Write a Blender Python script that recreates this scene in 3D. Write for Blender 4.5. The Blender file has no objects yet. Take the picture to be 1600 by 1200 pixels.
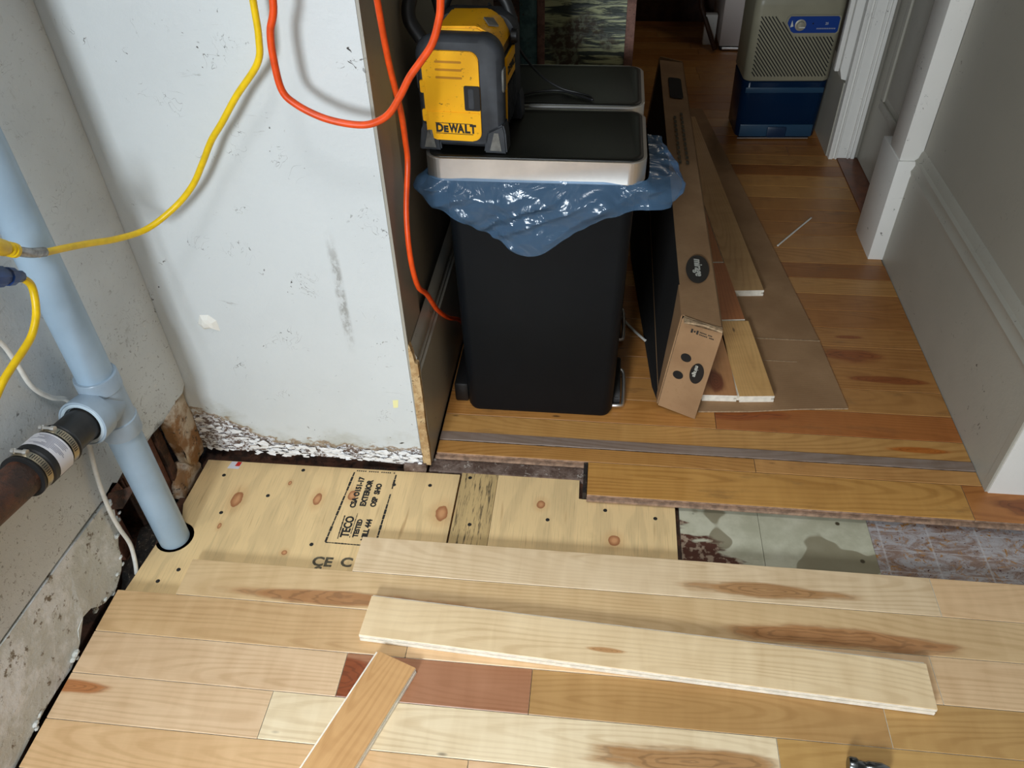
import bpy, bmesh, math, random
from mathutils import Vector, Matrix, noise, Euler
C = bpy.context.scene.collection
random.seed(7)
PI = math.pi

# ------------------------------------------------------------------ camera, world, lights, exposure
def make_camera():
    cd = bpy.data.cameras.new('camera'); cam = bpy.data.objects.new('camera', cd); C.objects.link(cam)
    y, p, r = math.radians(-7.3196), math.radians(41.3572), math.radians(-1.7976)
    f = Vector((math.sin(y)*math.cos(p), math.cos(y)*math.cos(p), -math.sin(p)))
    rt = Vector((math.cos(y), -math.sin(y), 0)); up = rt.cross(f)
    rt2 = math.cos(r)*rt + math.sin(r)*up; up2 = -math.sin(r)*rt + math.cos(r)*up
    M = Matrix((rt2, up2, -f)).transposed().to_4x4(); M.translation = (0, 0, 1.30)
    cam.matrix_world = M
    cd.sensor_width = 36; cd.lens = 1238.56/1600*36; cd.clip_start = 0.02
    bpy.context.scene.camera = cam
make_camera()
S = bpy.context.scene
S.view_settings.view_transform = 'Standard'; S.view_settings.look = 'None'
S.view_settings.gamma = 1; S.view_settings.use_curve_mapping = False
S.view_settings.exposure = 0.12
W = bpy.data.worlds.new('world'); S.world = W; W.use_nodes = True
W.node_tree.nodes['Background'].inputs[0].default_value = (0.72, 0.82, 1.0, 1)
W.node_tree.nodes['Background'].inputs[1].default_value = 0.25
def area(name, loc, target, sx, sy, power, col):
    l = bpy.data.lights.new(name, 'AREA'); l.shape = 'RECTANGLE'; l.size = sx; l.size_y = sy
    l.energy = power; l.color = col
    o = bpy.data.objects.new(name, l); C.objects.link(o); o.location = loc
    o.rotation_euler = (Vector(target)-Vector(loc)).to_track_quat('-Z', 'Y').to_euler(); return o
area('window_daylight', (-0.80, -2.12, 1.52), (-0.2, 1.0, 0.6), 0.62, 0.60, 88, (0.86, 0.94, 1.0))
fill = area('near_floor_fill', (-0.25, 0.10, 2.48), (-0.22, 0.35, 0), 0.35, 0.35, 4.5, (0.96, 0.98, 1.0))  # unseen fill added to brighten the near floor, not the passage
fill.data.spread = math.radians(72)
area('hall_lamp', (0.85, 3.75, 2.0), (0.5, 3.6, 0), 0.25, 0.25, 3.0, (1.0, 0.88, 0.72))

# ------------------------------------------------------------------ colour and material helpers
def lin(c):
    o = []
    for v in c:
        v /= 255.0; o.append(v/12.92 if v <= 0.04045 else ((v+0.055)/1.055)**2.4)
    return tuple(o)
def col4(c): return (*lin(c), 1)
class N:
    """small node-graph builder"""
    def __init__(s, name):
        s.m = bpy.data.materials.new(name); s.m.use_nodes = True
        s.t = s.m.node_tree; s.b = s.t.nodes['Principled BSDF']; s.out = s.t.nodes['Material Output']
    def n(s, typ, **kw):
        d = s.t.nodes.new(typ)
        for k, v in kw.items():
            if k.startswith('_'): setattr(d, k[1:], v)
        return d
    def put(s, sock, v):
        if hasattr(v, 'is_linked') or isinstance(v, bpy.types.NodeSocket): s.t.links.new(v, sock)
        elif v is not None: sock.default_value = v
    def math(s, op, a, b=None, c=None, clamp=False):
        d = s.t.nodes.new('ShaderNodeMath'); d.operation = op; d.use_clamp = clamp
        s.put(d.inputs[0], a)
        if b is not None: s.put(d.inputs[1], b)
        if c is not None: s.put(d.inputs[2], c)
        return d.outputs[0]
    def vmath(s, op, a, b=None):
        d = s.t.nodes.new('ShaderNodeVectorMath'); d.operation = op
        s.put(d.inputs[0], a)
        if b is not None: s.put(d.inputs[1], b)
        return d.outputs['Value'] if op in ('LENGTH', 'DISTANCE', 'DOT_PRODUCT') else d.outputs[0]
    def mix(s, f, a, b, mode='MIX'):
        d = s.t.nodes.new('ShaderNodeMix'); d.data_type = 'RGBA'; d.blend_type = mode
        s.put(d.inputs[0], f); s.put(d.inputs[6], a); s.put(d.inputs[7], b); return d.outputs[2]
    def noise(s, vec, scale=5, detail=3, rough=0.5, dist=0):
        d = s.t.nodes.new('ShaderNodeTexNoise'); s.put(d.inputs['Vector'], vec)
        d.inputs['Scale'].default_value = scale; d.inputs['Detail'].default_value = detail
        d.inputs['Roughness'].default_value = rough; d.inputs['Distortion'].default_value = dist
        return d.outputs['Fac']
    def ramp(s, v, a, b, lo=0.0, hi=1.0):
        d = s.t.nodes.new('ShaderNodeMapRange'); d.interpolation_type = 'SMOOTHSTEP'
        s.put(d.inputs[0], v); d.inputs[1].default_value = a; d.inputs[2].default_value = b
        d.inputs[3].default_value = lo; d.inputs[4].default_value = hi; return d.outputs[0]
    def obj(s): return s.t.nodes.new('ShaderNodeTexCoord').outputs['Object']
    def pos(s): return s.t.nodes.new('ShaderNodeNewGeometry').outputs['Position']
    def scale(s, v, k): return s.vmath('MULTIPLY', v, k)
    def sep(s, v):
        d = s.t.nodes.new('ShaderNodeSeparateXYZ'); s.put(d.inputs[0], v); return d.outputs
    def attr(s, name):
        d = s.t.nodes.new('ShaderNodeAttribute'); d.attribute_type = 'OBJECT'; d.attribute_name = name
        return d.outputs
    def bump(s, h, strength=0.3, dist=0.002):
        d = s.t.nodes.new('ShaderNodeBump'); s.put(d.inputs['Height'], h)
        d.inputs['Strength'].default_value = strength; d.inputs['Distance'].default_value = dist
        s.t.links.new(d.outputs[0], s.b.inputs['Normal'])
    def base(s, c): s.put(s.b.inputs['Base Color'], c)
    def rough(s, r): s.put(s.b.inputs['Roughness'], r)

def simple(name, c, rough=0.5, metal=0.0, nscale=0, namp=0.15, bump=0.0, spec=None, coat=0):
    g = N(name)
    if nscale:
        f = g.noise(g.obj(), nscale, 4, 0.6)
        dark = tuple(v*(1-namp*1.6) for v in lin(c)); lite = tuple(min(1, v*(1+namp)) for v in lin(c))
        g.base(g.mix(g.ramp(f, 0.3, 0.7), (*dark, 1), (*lite, 1)))
        if bump: g.bump(f, bump, 0.002)
    else: g.base(col4(c))
    g.rough(rough); g.b.inputs['Metallic'].default_value = metal
    if spec is not None: g.b.inputs['Specular IOR Level'].default_value = spec
    if coat: g.b.inputs['Coat Weight'].default_value = coat
    return g.m

def wood(name, rough=0.42, ring=0.20, wear=0.0, bumpy=0.04):
    """object properties drive tone, seed and the brown heartwood patch of each board"""
    g = N(name); o = g.obj()
    tone = g.attr('tone')[0]; seed = g.attr('seed')[2]; heart = g.attr('heart')[0]
    pc = g.attr('patch_centre')[1]; pr = g.attr('patch_size')[1]
    off = g.vmath('MULTIPLY', seed, None) if False else None
    cmb = g.n('ShaderNodeCombineXYZ')
    g.put(cmb.inputs[0], g.math('MULTIPLY', seed, 3.17)); g.put(cmb.inputs[1], g.math('MULTIPLY', seed, 1.93)); g.put(cmb.inputs[2], g.math('MULTIPLY', seed, 0.71))
    v = g.vmath('ADD', o, cmb.outputs[0])
    warp = g.noise(g.scale(v, (1.7, 8.5, 2)), 1.0, 2, 0.45)
    warp2 = g.noise(g.scale(v, (9, 30, 2)), 1.0, 2, 0.5)
    y = g.sep(v)[1]
    # cathedral figure: long nested ellipses about a centre that differs per board
    ox, oy, oz = g.sep(o)
    ex = g.math('SUBTRACT', ox, g.math('MULTIPLY', g.math('SINE', g.math('MULTIPLY', seed, 7.0)), 0.22))
    ey = g.math('SUBTRACT', oy, g.math('MULTIPLY', g.math('COSINE', g.math('MULTIPLY', seed, 5.0)), 0.030))
    el = g.math('SQRT', g.math('ADD', g.math('POWER', g.math('ABSOLUTE', g.math('MULTIPLY', ex, 0.085)), 2.0), g.math('POWER', g.math('ABSOLUTE', ey), 2.0)))
    d = g.math('ADD', g.math('MULTIPLY', el, 760), g.math('ADD', g.math('MULTIPLY', warp, 46), g.math('MULTIPLY', warp2, 3.5)))
    # heartwood patch (elliptical, ragged)
    rel = g.vmath('DIVIDE', g.vmath('SUBTRACT', o, pc), pr)
    rel = g.scale(rel, (1, 1, 0))
    dist = g.math('ADD', g.vmath('LENGTH', rel), g.math('MULTIPLY', g.math('SUBTRACT', g.noise(g.scale(v, (6, 26, 1)), 1, 4), 0.5), 1.7))
    pm = g.ramp(dist, 1.12, 0.66)
    rel2 = g.scale(g.vmath('DIVIDE', g.vmath('SUBTRACT', o, g.attr('patch2_centre')[1]), g.attr('patch2_size')[1]), (1, 1, 0))
    dist_b = g.math('ADD', g.vmath('LENGTH', rel2), g.math('MULTIPLY', g.math('SUBTRACT', g.noise(g.scale(v, (6, 26, 1)), 1, 4), 0.5), 1.3))
    pm = g.math('MAXIMUM', pm, g.ramp(dist_b, 1.12, 0.66))
    d2 = g.math('ADD', g.math('MULTIPLY', dist, 5.0), g.math('MULTIPLY', warp2, 1.4))
    dd = g.math('ADD', g.math('MULTIPLY', d, 1.0), 0.0)
    sn = g.math('SINE', dd)
    ringm = g.math('MULTIPLY', g.ramp(sn, -0.2, 1.0), g.ramp(g.noise(g.scale(v, (3, 11, 2)), 1, 2), 0.3, 0.62, 0.30, 1.0))
    sn2 = g.ramp(g.math('SINE', g.math('MULTIPLY', d2, 5.5)), 0.2, 1.0)
    fine = g.noise(g.scale(v, (9, 420, 9)), 1, 2, 0.6)
    blot = g.noise(g.scale(v, (5, 14, 3)), 1, 3, 0.55)
    curl = g.noise(g.scale(v, (34, 7, 3)), 1, 2, 0.5, 0.4)
    ringc = g.math('MULTIPLY', ringm, ring)
    k = g.math('SUBTRACT', 1.0, ringc)
    k = g.math('ADD', k, g.math('MULTIPLY', g.math('SUBTRACT', fine, 0.5), 0.16))
    k = g.math('ADD', k, g.math('MULTIPLY', g.math('SUBTRACT', blot, 0.5), 0.36))
    k = g.math('ADD', k, g.math('MULTIPLY', g.math('SUBTRACT', curl, 0.5), 0.32))
    cg = g.n('ShaderNodeCombineXYZ')
    g.put(cg.inputs[0], g.math('POWER', k, 0.75)); g.put(cg.inputs[1], k); g.put(cg.inputs[2], g.math('POWER', k, 1.35))
    base = g.vmath('MULTIPLY', tone, cg.outputs[0])
    hk = g.math('SUBTRACT', 1.0, g.math('MULTIPLY', sn2, 0.26))
    hc = g.vmath('MULTIPLY', g.vmath('MULTIPLY', heart, cg.outputs[0]), g.n('ShaderNodeCombineXYZ').outputs[0]) if False else g.mix(1.0, g.vmath('MULTIPLY', heart, cg.outputs[0]), hk, 'MULTIPLY')
    c = g.mix(pm, base, hc)
    # pin knots
    vo = g.n('ShaderNodeTexVoronoi'); g.put(vo.inputs['Vector'], g.scale(v, (5.5, 16, 1))); vo.inputs['Scale'].default_value = 1
    kn = g.ramp(vo.outputs['Distance'], 0.075, 0.02)
    c = g.mix(g.math('MULTIPLY', kn, 0.75), c, (0.05, 0.022, 0.01, 1))
    if wear:
        w = g.ramp(g.noise(g.scale(v, (8, 26, 4)), 1, 5, 0.65), 0.55, 0.75)
        c = g.mix(g.math('MULTIPLY', w, wear), c, (0.09, 0.055, 0.03, 1))
    g.base(c)
    g.put(g.b.inputs['Roughness'], g.math('ADD', rough, g.math('MULTIPLY', fine, 0.12)))
    g.bump(fine, bumpy, 0.0004)
    return g.m

M = {}
M['maple'] = wood('varnished_maple', 0.34, 0.145)
M['oldfloor'] = wood('aged_floorboard', 0.33, 0.22, 0.35)
M['raw'] = simple('raw_wood_edge', (246, 238, 222), 0.7, 0, 60, 0.08)
M['rawdim'] = simple('old_board_edge', (158, 128, 106), 0.7, 0, 80, 0.25)
M['greyboard'] = simple('weathered_grey_strip', (128, 112, 102), 0.75, 0, 45, 0.35, 0.5)

def plywood(name, tone, streak=0.0):
    g = N(name); v = g.obj()
    w = g.noise(g.scale(v, (10, 2.5, 1)), 1, 4, 0.5)
    ring = g.ramp(g.math('SINE', g.math('ADD', g.math('MULTIPLY', g.sep(v)[0], 70), g.math('MULTIPLY', w, 22))), 0.3, 1)
    fine = g.noise(g.scale(v, (420, 12, 8)), 1, 3, 0.6)
    c = g.mix(g.math('MULTIPLY', ring, 0.38), col4(tone), col4([t*0.86 for t in tone]))
    c = g.mix(g.ramp(fine, 0.5, 0.75, 0, 0.35), c, col4([t*0.7 for t in tone]))
    blot = g.noise(g.scale(v, (7, 5, 1)), 1, 5, 0.6)
    c = g.mix(g.ramp(blot, 0.55, 0.75, 0, 0.5), c, col4((176, 146, 100)))
    # knots
    vo = g.n('ShaderNodeTexVoronoi'); g.put(vo.inputs['Vector'], g.vmath('ADD', g.scale(v, (7.2, 5.2, 1)), (0.35, 0.0, 0))); vo.inputs['Scale'].default_value = 1
    kd = g.math('ADD', vo.outputs['Distance'], g.math('MULTIPLY', g.math('SUBTRACT', g.noise(v, 60, 2), 0.5), 0.04))
    c = g.mix(g.ramp(kd, 0.05, 0.02, 0, 0.7), c, col4((110, 70, 40)))
    pp = g.pos()
    for (kx, ky, ka, kb) in ((-.750, 1.059, .012, .022), (-.573, 1.075, .009, .017), (-.500, 1.092, .009, .014), (-.296, 1.060, .013, .021), (-.087, 1.102, .009, .011), (-.648, 1.115, .004, .006), (-.76, .985, .004, .008), (.07, 1.02, .012, .014), (-.60, .93, .006, .006)):
        rl = g.vmath('DIVIDE', g.vmath('SUBTRACT', pp, (kx, ky, -.019)), (ka, kb, 1.0))
        ds = g.math('ADD', g.vmath('LENGTH', rl), g.math('MULTIPLY', g.math('SUBTRACT', g.noise(pp, 90, 2), 0.5), 0.35))
        c = g.mix(g.ramp(ds, 2.6, 1.0, 0, 0.28), c, col4((196, 140, 84)))
        c = g.mix(g.ramp(ds, 1.06, 0.92, 0, 0.92), c, g.mix(g.ramp(ds, 0.2, 0.95), col4((206, 148, 100)), col4((158, 96, 56))))
    # resin streaks
    st = g.noise(g.scale(v, (60, 5, 1)), 1, 2, 0.5)
    c = g.mix(g.ramp(st, 0.66, 0.78, 0, 0.55), c, col4((150, 98, 44)))
    if streak:
        s2 = g.noise(g.scale(v, (190, 14, 1)), 1, 5, 0.7)
        c = g.mix(g.ramp(s2, 0.50, 0.64, 0, streak), c, col4((62, 52, 38)))
    g.base(c); g.rough(0.72); g.bump(fine, 0.35, 0.0008)
    return g.m
M['ply'] = plywood('plywood_face', (234, 202, 148))
M['plystrip'] = plywood('weathered_plywood', (206, 176, 122), 0.95)

def paint(name, c, dirt=0.5, rough=0.45, peel=False, specks=1.0, pitted=False):
    g = N(name); p = g.pos()
    big = g.noise(p, 3.0, 5, 0.6); fine = g.noise(p, 90, 4, 0.7)
    cc = g.mix(g.ramp(big, 0.35, 0.7, 0, 0.35*dirt), col4(c), col4([v*0.86 for v in c]))
    # short scuffs and specks
    s1 = g.noise(p, 55, 3, 0.55, 1.5); s2 = g.noise(p, 9, 3, 0.6)
    m = g.math('MULTIPLY', g.ramp(s1, 0.67, 0.73), g.ramp(s2, 0.50, 0.60))
    cc = g.mix(g.math('MULTIPLY', m, 0.8*specks), cc, col4((52, 48, 42)))
    sc = g.noise(g.scale(p, (9, 9, 60)), 1, 5, 0.65, 1.0)
    m2 = g.math('MULTIPLY', g.ramp(sc, 0.66, 0.74), g.ramp(g.noise(p, 4.5, 2), 0.55, 0.65))
    cc = g.mix(g.math('MULTIPLY', m2, 0.35*specks), cc, col4((96, 90, 80)))
    cr1 = g.noise(g.scale(p, (22, 22, 14)), 1, 2, 0.5, 3.0)
    m3 = g.math('MULTIPLY', g.ramp(g.math('ABSOLUTE', g.math('SUBTRACT', cr1, 0.5)), 0.006, 0.001), g.ramp(g.noise(p, 13, 3), 0.60, 0.66))
    cc = g.mix(g.math('MULTIPLY', m3, 0.7*specks), cc, col4((58, 54, 48)))
    h = fine
    if pitted:
        z_ = g.sep(p)[2]
        lowm = g.ramp(z_, 0.62, 0.20, 0.25, 1.0)
        pit = g.noise(p, 120, 4, 0.7, 1.0)
        cc = g.mix(g.math('MULTIPLY', g.ramp(pit, 0.60, 0.66), g.math('MULTIPLY', lowm, 0.75)), cc, col4((84, 78, 68)))
        cc = g.mix(g.math('MULTIPLY', g.ramp(g.noise(p, 34, 5, 0.7, 1.5), 0.60, 0.68), g.math('MULTIPLY', lowm, 0.6)), cc, col4((104, 98, 84)))
        cc = g.mix(g.math('MULTIPLY', g.ramp(g.noise(p, 60, 5, 0.7), 0.62, 0.70), lowm), cc, col4((226, 226, 222)))
        h = g.math('ADD', fine, g.math('MULTIPLY', pit, 2.0))
    if peel:
        xs, ys_, zs = g.sep(p)
        band = g.math('MULTIPLY', g.ramp(g.math('ABSOLUTE', g.math('SUBTRACT', xs, -0.469)), 0.013, 0.003), g.math('MULTIPLY', g.ramp(zs, 0.30, 0.40), g.ramp(zs, 0.60, 0.50)))
        cc = g.mix(g.math('MULTIPLY', band, g.ramp(g.noise(g.scale(p, (60, 1, 40)), 1, 4, 0.7), 0.40, 0.62, 0.1, 0.65)), cc, col4((118, 114, 106)))
    if peel:
        x, y, z = g.sep(p)
        hh = g.ramp(x, -0.68, -0.83, 0.046, 0.120)
        nz = g.math('MULTIPLY', g.math('SUBTRACT', g.noise(g.scale(p, (1, 1, 1.6)), 26, 5, 0.65), 0.5), 0.085)
        e = g.math('SUBTRACT', g.math('ADD', z, nz), hh)
        brown = g.ramp(e, 0.010, 0.002)
        white = g.ramp(e, 0.001, -0.006)
        stain = g.math('MULTIPLY', g.ramp(e, 0.05, 0.0), g.ramp(g.noise(p, 12, 4), 0.42, 0.62))
        cc = g.mix(g.math('MULTIPLY', stain, 0.45), cc, col4((150, 146, 120)))
        cc = g.mix(g.math('MULTIPLY', brown, 0.9), cc, col4((150, 126, 96)))
        crumb = g.noise(g.scale(p, (1, 1, 1.5)), 130, 5, 0.75)
        cr = g.mix(g.ramp(crumb, 0.47, 0.53), col4((112, 92, 80)), col4((238, 238, 240)))
        cc = g.mix(white, cc, cr)
        h = g.math('ADD', fine, g.math('MULTIPLY', g.math('MULTIPLY', white, crumb), 5))
    g.base(cc); g.rough(rough); g.bump(h, 0.25 if not peel else 0.6, 0.0015)
    return g.m
M['wall_white'] = paint('scuffed_white_wall', (214, 219, 220), 0.6, 0.5, True, 1.25)
M['wall_left'] = paint('old_left_wall', (216, 220, 220), 1.6, 0.40, False, 1.0, True)
M['wall_grey'] = paint('grey_beige_paint', (166, 162, 150), 0.5, 0.5, False, 0.7)
M['wall_dark'] = paint('dull_room_paint', (128, 124, 116), 0.4, 0.6)
M['wall_hall'] = paint('shaded_hall_paint', (140, 134, 122), 0.5, 0.5)  # passage dimness put into a darker wall tone
M['trim_grey'] = paint('grey_trim_paint', (172, 168, 156), 0.8, 0.4, False, 1.0)
M['trim_white'] = paint('chipped_white_trim', (232, 230, 224), 0.5, 0.45, False, 1.2)

def grime(name, a, b, c, sc=18, rough=0.7, t=(0.42, 0.6)):
    g = N(name); p = g.pos()
    n1 = g.noise(p, sc, 6, 0.65); n2 = g.noise(p, sc*3.3, 5, 0.7)
    cc = g.mix(g.ramp(n1, t[0], t[1]), col4(a), col4(b))
    cc = g.mix(g.ramp(n2, 0.58, 0.66), cc, col4(c))
    g.base(cc); g.rough(rough); g.bump(g.math('ADD', n1, n2), 0.7, 0.004); return g.m
M['plaster'] = grime('crumbling_plaster', (204, 206, 200), (232, 234, 234), (120, 108, 92), 14, 0.55)
M['rot'] = grime('rotten_wood', (58, 40, 28), (96, 62, 44), (24, 18, 14), 30)
M['redwood'] = grime('reddish_old_board', (96, 56, 40), (124, 78, 58), (40, 26, 20), 26)
M['chunk'] = grime('stained_plaster_chunk', (150, 108, 66), (206, 190, 168), (64, 52, 42), 16)
M['dust'] = grime('dark_dusty_cavity', (22, 18, 15), (48, 38, 30), (120, 108, 92), 40)
M['strip'] = grime('dark_stained_subfloor', (88, 68, 58), (124, 106, 96), (176, 166, 156), 30)

def vinyl():
    g = N('stained_vinyl_tile'); p = g.pos()
    n = g.noise(p, 14, 5, 0.6); c = g.mix(g.ramp(n, 0.35, 0.65), col4((178, 176, 152)), col4((202, 200, 178)))
    s = g.noise(p, 7.5, 2, 0.4); edge = g.math('ABSOLUTE', g.math('SUBTRACT', s, 0.56))
    c = g.mix(g.ramp(s, 0.552, 0.566, 0, 0.8), c, col4((128, 118, 92)))
    x, y, z = g.sep(p)
    dm = g.math('ADD', g.math('MULTIPLY', g.math('SUBTRACT', x, 0.20), 4), g.math('MULTIPLY', g.math('SUBTRACT', y, 0.99), 6))
    dm = g.math('ADD', dm, g.math('MULTIPLY', g.math('SUBTRACT', g.noise(g.scale(p, (10, 40, 1)), 1, 4), 0.5), 1.2))
    c = g.mix(g.ramp(dm, 0.62, 0.5), c, g.mix(g.ramp(g.noise(p, 70, 4), 0.5, 0.6), col4((84, 50, 38)), col4((160, 140, 120))))
    v = g.n('ShaderNodeTexVoronoi'); g.put(v.inputs['Vector'], p); v.inputs['Scale'].default_value = 16
    c = g.mix(g.ramp(v.outputs['Distance'], 0.10, 0.05), c, col4((70, 62, 44)))
    g.base(c); g.rough(0.45); g.bump(n, 0.15, 0.001); return g.m
M['vinyl'] = vinyl()
def glue():
    g = N('glue_smeared_underlay'); p = g.pos()
    n = g.noise(g.scale(p, (1.0, 2.2, 1)), 16, 6, 0.7, 1.5); n2 = g.noise(p, 42, 5, 0.7, 2)
    c = g.mix(g.ramp(n, 0.40, 0.62), col4((176, 172, 174)), col4((138, 112, 98)))
    c = g.mix(g.ramp(n2, 0.56, 0.62), c, col4((166, 120, 66)))
    c = g.mix(g.ramp(g.noise(p, 75, 3, 0.6, 3), 0.62, 0.67), c, col4((78, 34, 28)))
    x, y, z = g.sep(p)
    for ax, per, o_ in ((x, 0.0975, 0.02), (y, 0.052, 0.01)):
        fr = g.math('ABSOLUTE', g.math('SUBTRACT', g.math('FRACT', g.math('DIVIDE', g.math('ADD', ax, o_), per)), 0.5))
        c = g.mix(g.ramp(fr, 0.035, 0.0, 0, 0.45), c, col4((204, 204, 206)))
    g.base(c); g.rough(0.38); g.bump(n2, 0.4, 0.001); return g.m
M['glue'] = glue()

M['pvc'] = simple('pale_blue_plastic_pipe', (160, 184, 204), 0.33, 0, 9, 0.06)
M['pvc2'] = simple('grey_blue_fitting', (158, 176, 192), 0.30, 0, 12, 0.08)
M['lip'] = simple('pale_glue_lip', (190, 208, 220), 0.3)
M['absblack'] = simple('black_pipe', (38, 36, 34), 0.45, 0, 20, 0.3)
M['rubber'] = simple('black_rubber', (22, 22, 23), 0.5)
M['iron'] = grime('rusty_iron_pipe', (62, 44, 36), (96, 58, 40), (44, 34, 30), 22, 0.55)
M['steel'] = simple('brushed_stainless_steel', (236, 234, 230), 0.38, 1.0, 14, 0.05)
M['clamp'] = simple('worn_clamp_steel', (170, 158, 136), 0.32, 1.0, 30, 0.12)
M['yellowcord'] = simple('yellow_rubber_cord', (240, 200, 12), 0.38, 0, 40, 0.08)
M['orangecord'] = simple('orange_rubber_cord', (232, 78, 16), 0.42, 0, 50, 0.10)
M['bluecap'] = simple('blue_plastic', (22, 62, 128), 0.3, 0, 30, 0.2)
M['whitecord'] = simple('white_cable_jacket', (226, 224, 216), 0.45, 0, 40, 0.08)
M['bin'] = simple('matt_black_metal', (13, 17, 21), 0.5, 0, 6, 0.08, 0.0, 0.18)
M['binlid'] = simple('black_lid_plastic', (13, 14, 11), 0.42, 0, 8, 0.12)
M['black'] = simple('black_plastic', (18, 18, 19), 0.45)
M['rubbergrey'] = simple('charcoal_rubber_bumper', (50, 53, 58), 0.62, 0, 40, 0.15)
M['greyplug'] = simple('dusty_grey_plastic', (110, 108, 102), 0.7, 0, 60, 0.2)
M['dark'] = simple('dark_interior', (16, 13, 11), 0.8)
M['paper'] = simple('white_label_paper', (222, 222, 228), 0.5)
M['ink'] = simple('black_ink', (32, 30, 28), 0.7, 0, 90, 0.5)
M['fadedink'] = simple('faded_grey_ink', (92, 84, 66), 0.8, 0, 90, 0.3)
M['greyprint'] = simple('grey_print', (140, 142, 160), 0.6)
M['red'] = simple('red_print', (206, 44, 30), 0.6)
M['paleyellow'] = simple('pale_yellow_sticker', (240, 236, 176), 0.6)
M['whiteprint'] = simple('white_print', (200, 200, 190), 0.6)
M['beige'] = simple('warm_grey_appliance_plastic', (142, 137, 116), 0.42, 0, 10, 0.05)
M['bluepanel'] = simple('blue_control_panel', (20, 58, 132), 0.35)
M['knobsteel'] = simple('silver_dial', (190, 186, 168), 0.3, 0.6)
M['whiteappl'] = simple('white_enamel', (206, 196, 190), 0.45)
M['darkwood'] = simple('dark_brown_wood', (70, 44, 28), 0.55, 0, 20, 0.25)
M['threshold'] = simple('red_brown_threshold', (118, 66, 38), 0.4, 0, 30, 0.2)

def yellow_dirty():
    g = N('dirty_yellow_plastic'); v = g.obj()
    c = g.mix(g.ramp(g.noise(v, 14, 3), 0.4, 0.7, 0, 0.4), col4((255, 186, 6)), col4((240, 162, 6)))
    m = g.math('MULTIPLY', g.ramp(g.noise(g.scale(v, (1, 1, 1.8)), 150, 4, 0.6), 0.60, 0.66), g.ramp(g.noise(v, 26, 2), 0.48, 0.6))
    c = g.mix(g.math('MULTIPLY', m, 0.8), c, col4((92, 60, 12)))
    g.base(c); g.rough(0.4); return g.m
M['yellow'] = yellow_dirty()
M['groove'] = simple('shadowed_yellow_groove', (190, 128, 8), 0.5)

def cardboard():
    g = N('brown_cardboard'); v = g.obj()
    n = g.noise(v, 6, 4, 0.6); f = g.noise(g.scale(v, (1, 1, 1)), 160, 3, 0.6)
    rib = g.math('SINE', g.math('MULTIPLY', g.sep(v)[1], 900))
    c = g.mix(g.ramp(n, 0.35, 0.7), col4((148, 114, 80)), col4((166, 131, 95)))
    c = g.mix(g.ramp(f, 0.5, 0.8, 0, 0.4), c, col4((146, 110, 74)))
    g.base(c); g.rough(0.75); g.bump(g.math('ADD', rib, g.math('MULTIPLY', n, 8)), 0.12, 0.0006); return g.m
M['card'] = cardboard()
M['cardedge'] = simple('torn_cardboard_edge', (176, 150, 118), 0.85, 0, 120, 0.25)

def crackle():
    g = N('crackled_old_paint'); p = g.obj()
    n = g.noise(g.scale(p, (6, 6, 60)), 1, 5, 0.7, 0.6); n2 = g.noise(p, 6, 4, 0.6); n3 = g.noise(g.scale(p, (60, 8, 60)), 1, 4, 0.7)
    c = g.mix(g.ramp(n, 0.46, 0.56), col4((54, 62, 56)), col4((176, 180, 140)))
    c = g.mix(g.ramp(n2, 0.5, 0.6), c, g.mix(g.ramp(n3, 0.45, 0.6), col4((74, 62, 48)), col4((120, 124, 104))))
    g.base(c); g.rough(0.4); g.bump(n, 0.8, 0.003); return g.m
M['crackle'] = crackle()
M['teal'] = grime('chipped_teal_paint', (58, 88, 92), (84, 116, 118), (60, 46, 40), 24)
M['pinkwood'] = grime('worn_pinkish_wood', (104, 72, 62), (128, 92, 80), (70, 50, 42), 30)

def bagmat():
    g = N('translucent_blue_bag')
    t = g.t; b = g.b
    g.base(col4((104, 142, 180))); g.rough(0.16)
    b.inputs['Specular IOR Level'].default_value = 0.9
    tr = t.nodes.new('ShaderNodeBsdfTransparent'); tr.inputs[0].default_value = (0.72, 0.84, 0.98, 1)
    mx = t.nodes.new('ShaderNodeMixShader'); mx.inputs[0].default_value = 0.36
    t.links.new(tr.outputs[0], mx.inputs[1]); t.links.new(b.outputs[0], mx.inputs[2]); t.links.new(mx.outputs[0], g.out.inputs[0])
    g.bump(g.noise(g.scale(g.obj(), (1, 1, 1.3)), 15, 3, 0.5, 2.0), 0.55, 0.006)
    return g.m
M['bag'] = bagmat()
def tankmat():
    g = N('translucent_blue_tank'); g.base(col4((16, 44, 76))); g.rough(0.18)
    g.b.inputs['Transmission Weight'].default_value = 0.45; g.b.inputs['IOR'].default_value = 1.2
    return g.m
M['tank'] = tankmat()
M['tankdark'] = simple('dark_blue_insert', (18, 40, 66), 0.4)
M['water'] = simple('pale_tank_rib', (34, 64, 88), 0.3)
M['clear'] = simple('clear_grey_vinyl_sleeve', (150, 150, 148), 0.15, 0.3, 60, 0.35)

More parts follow.
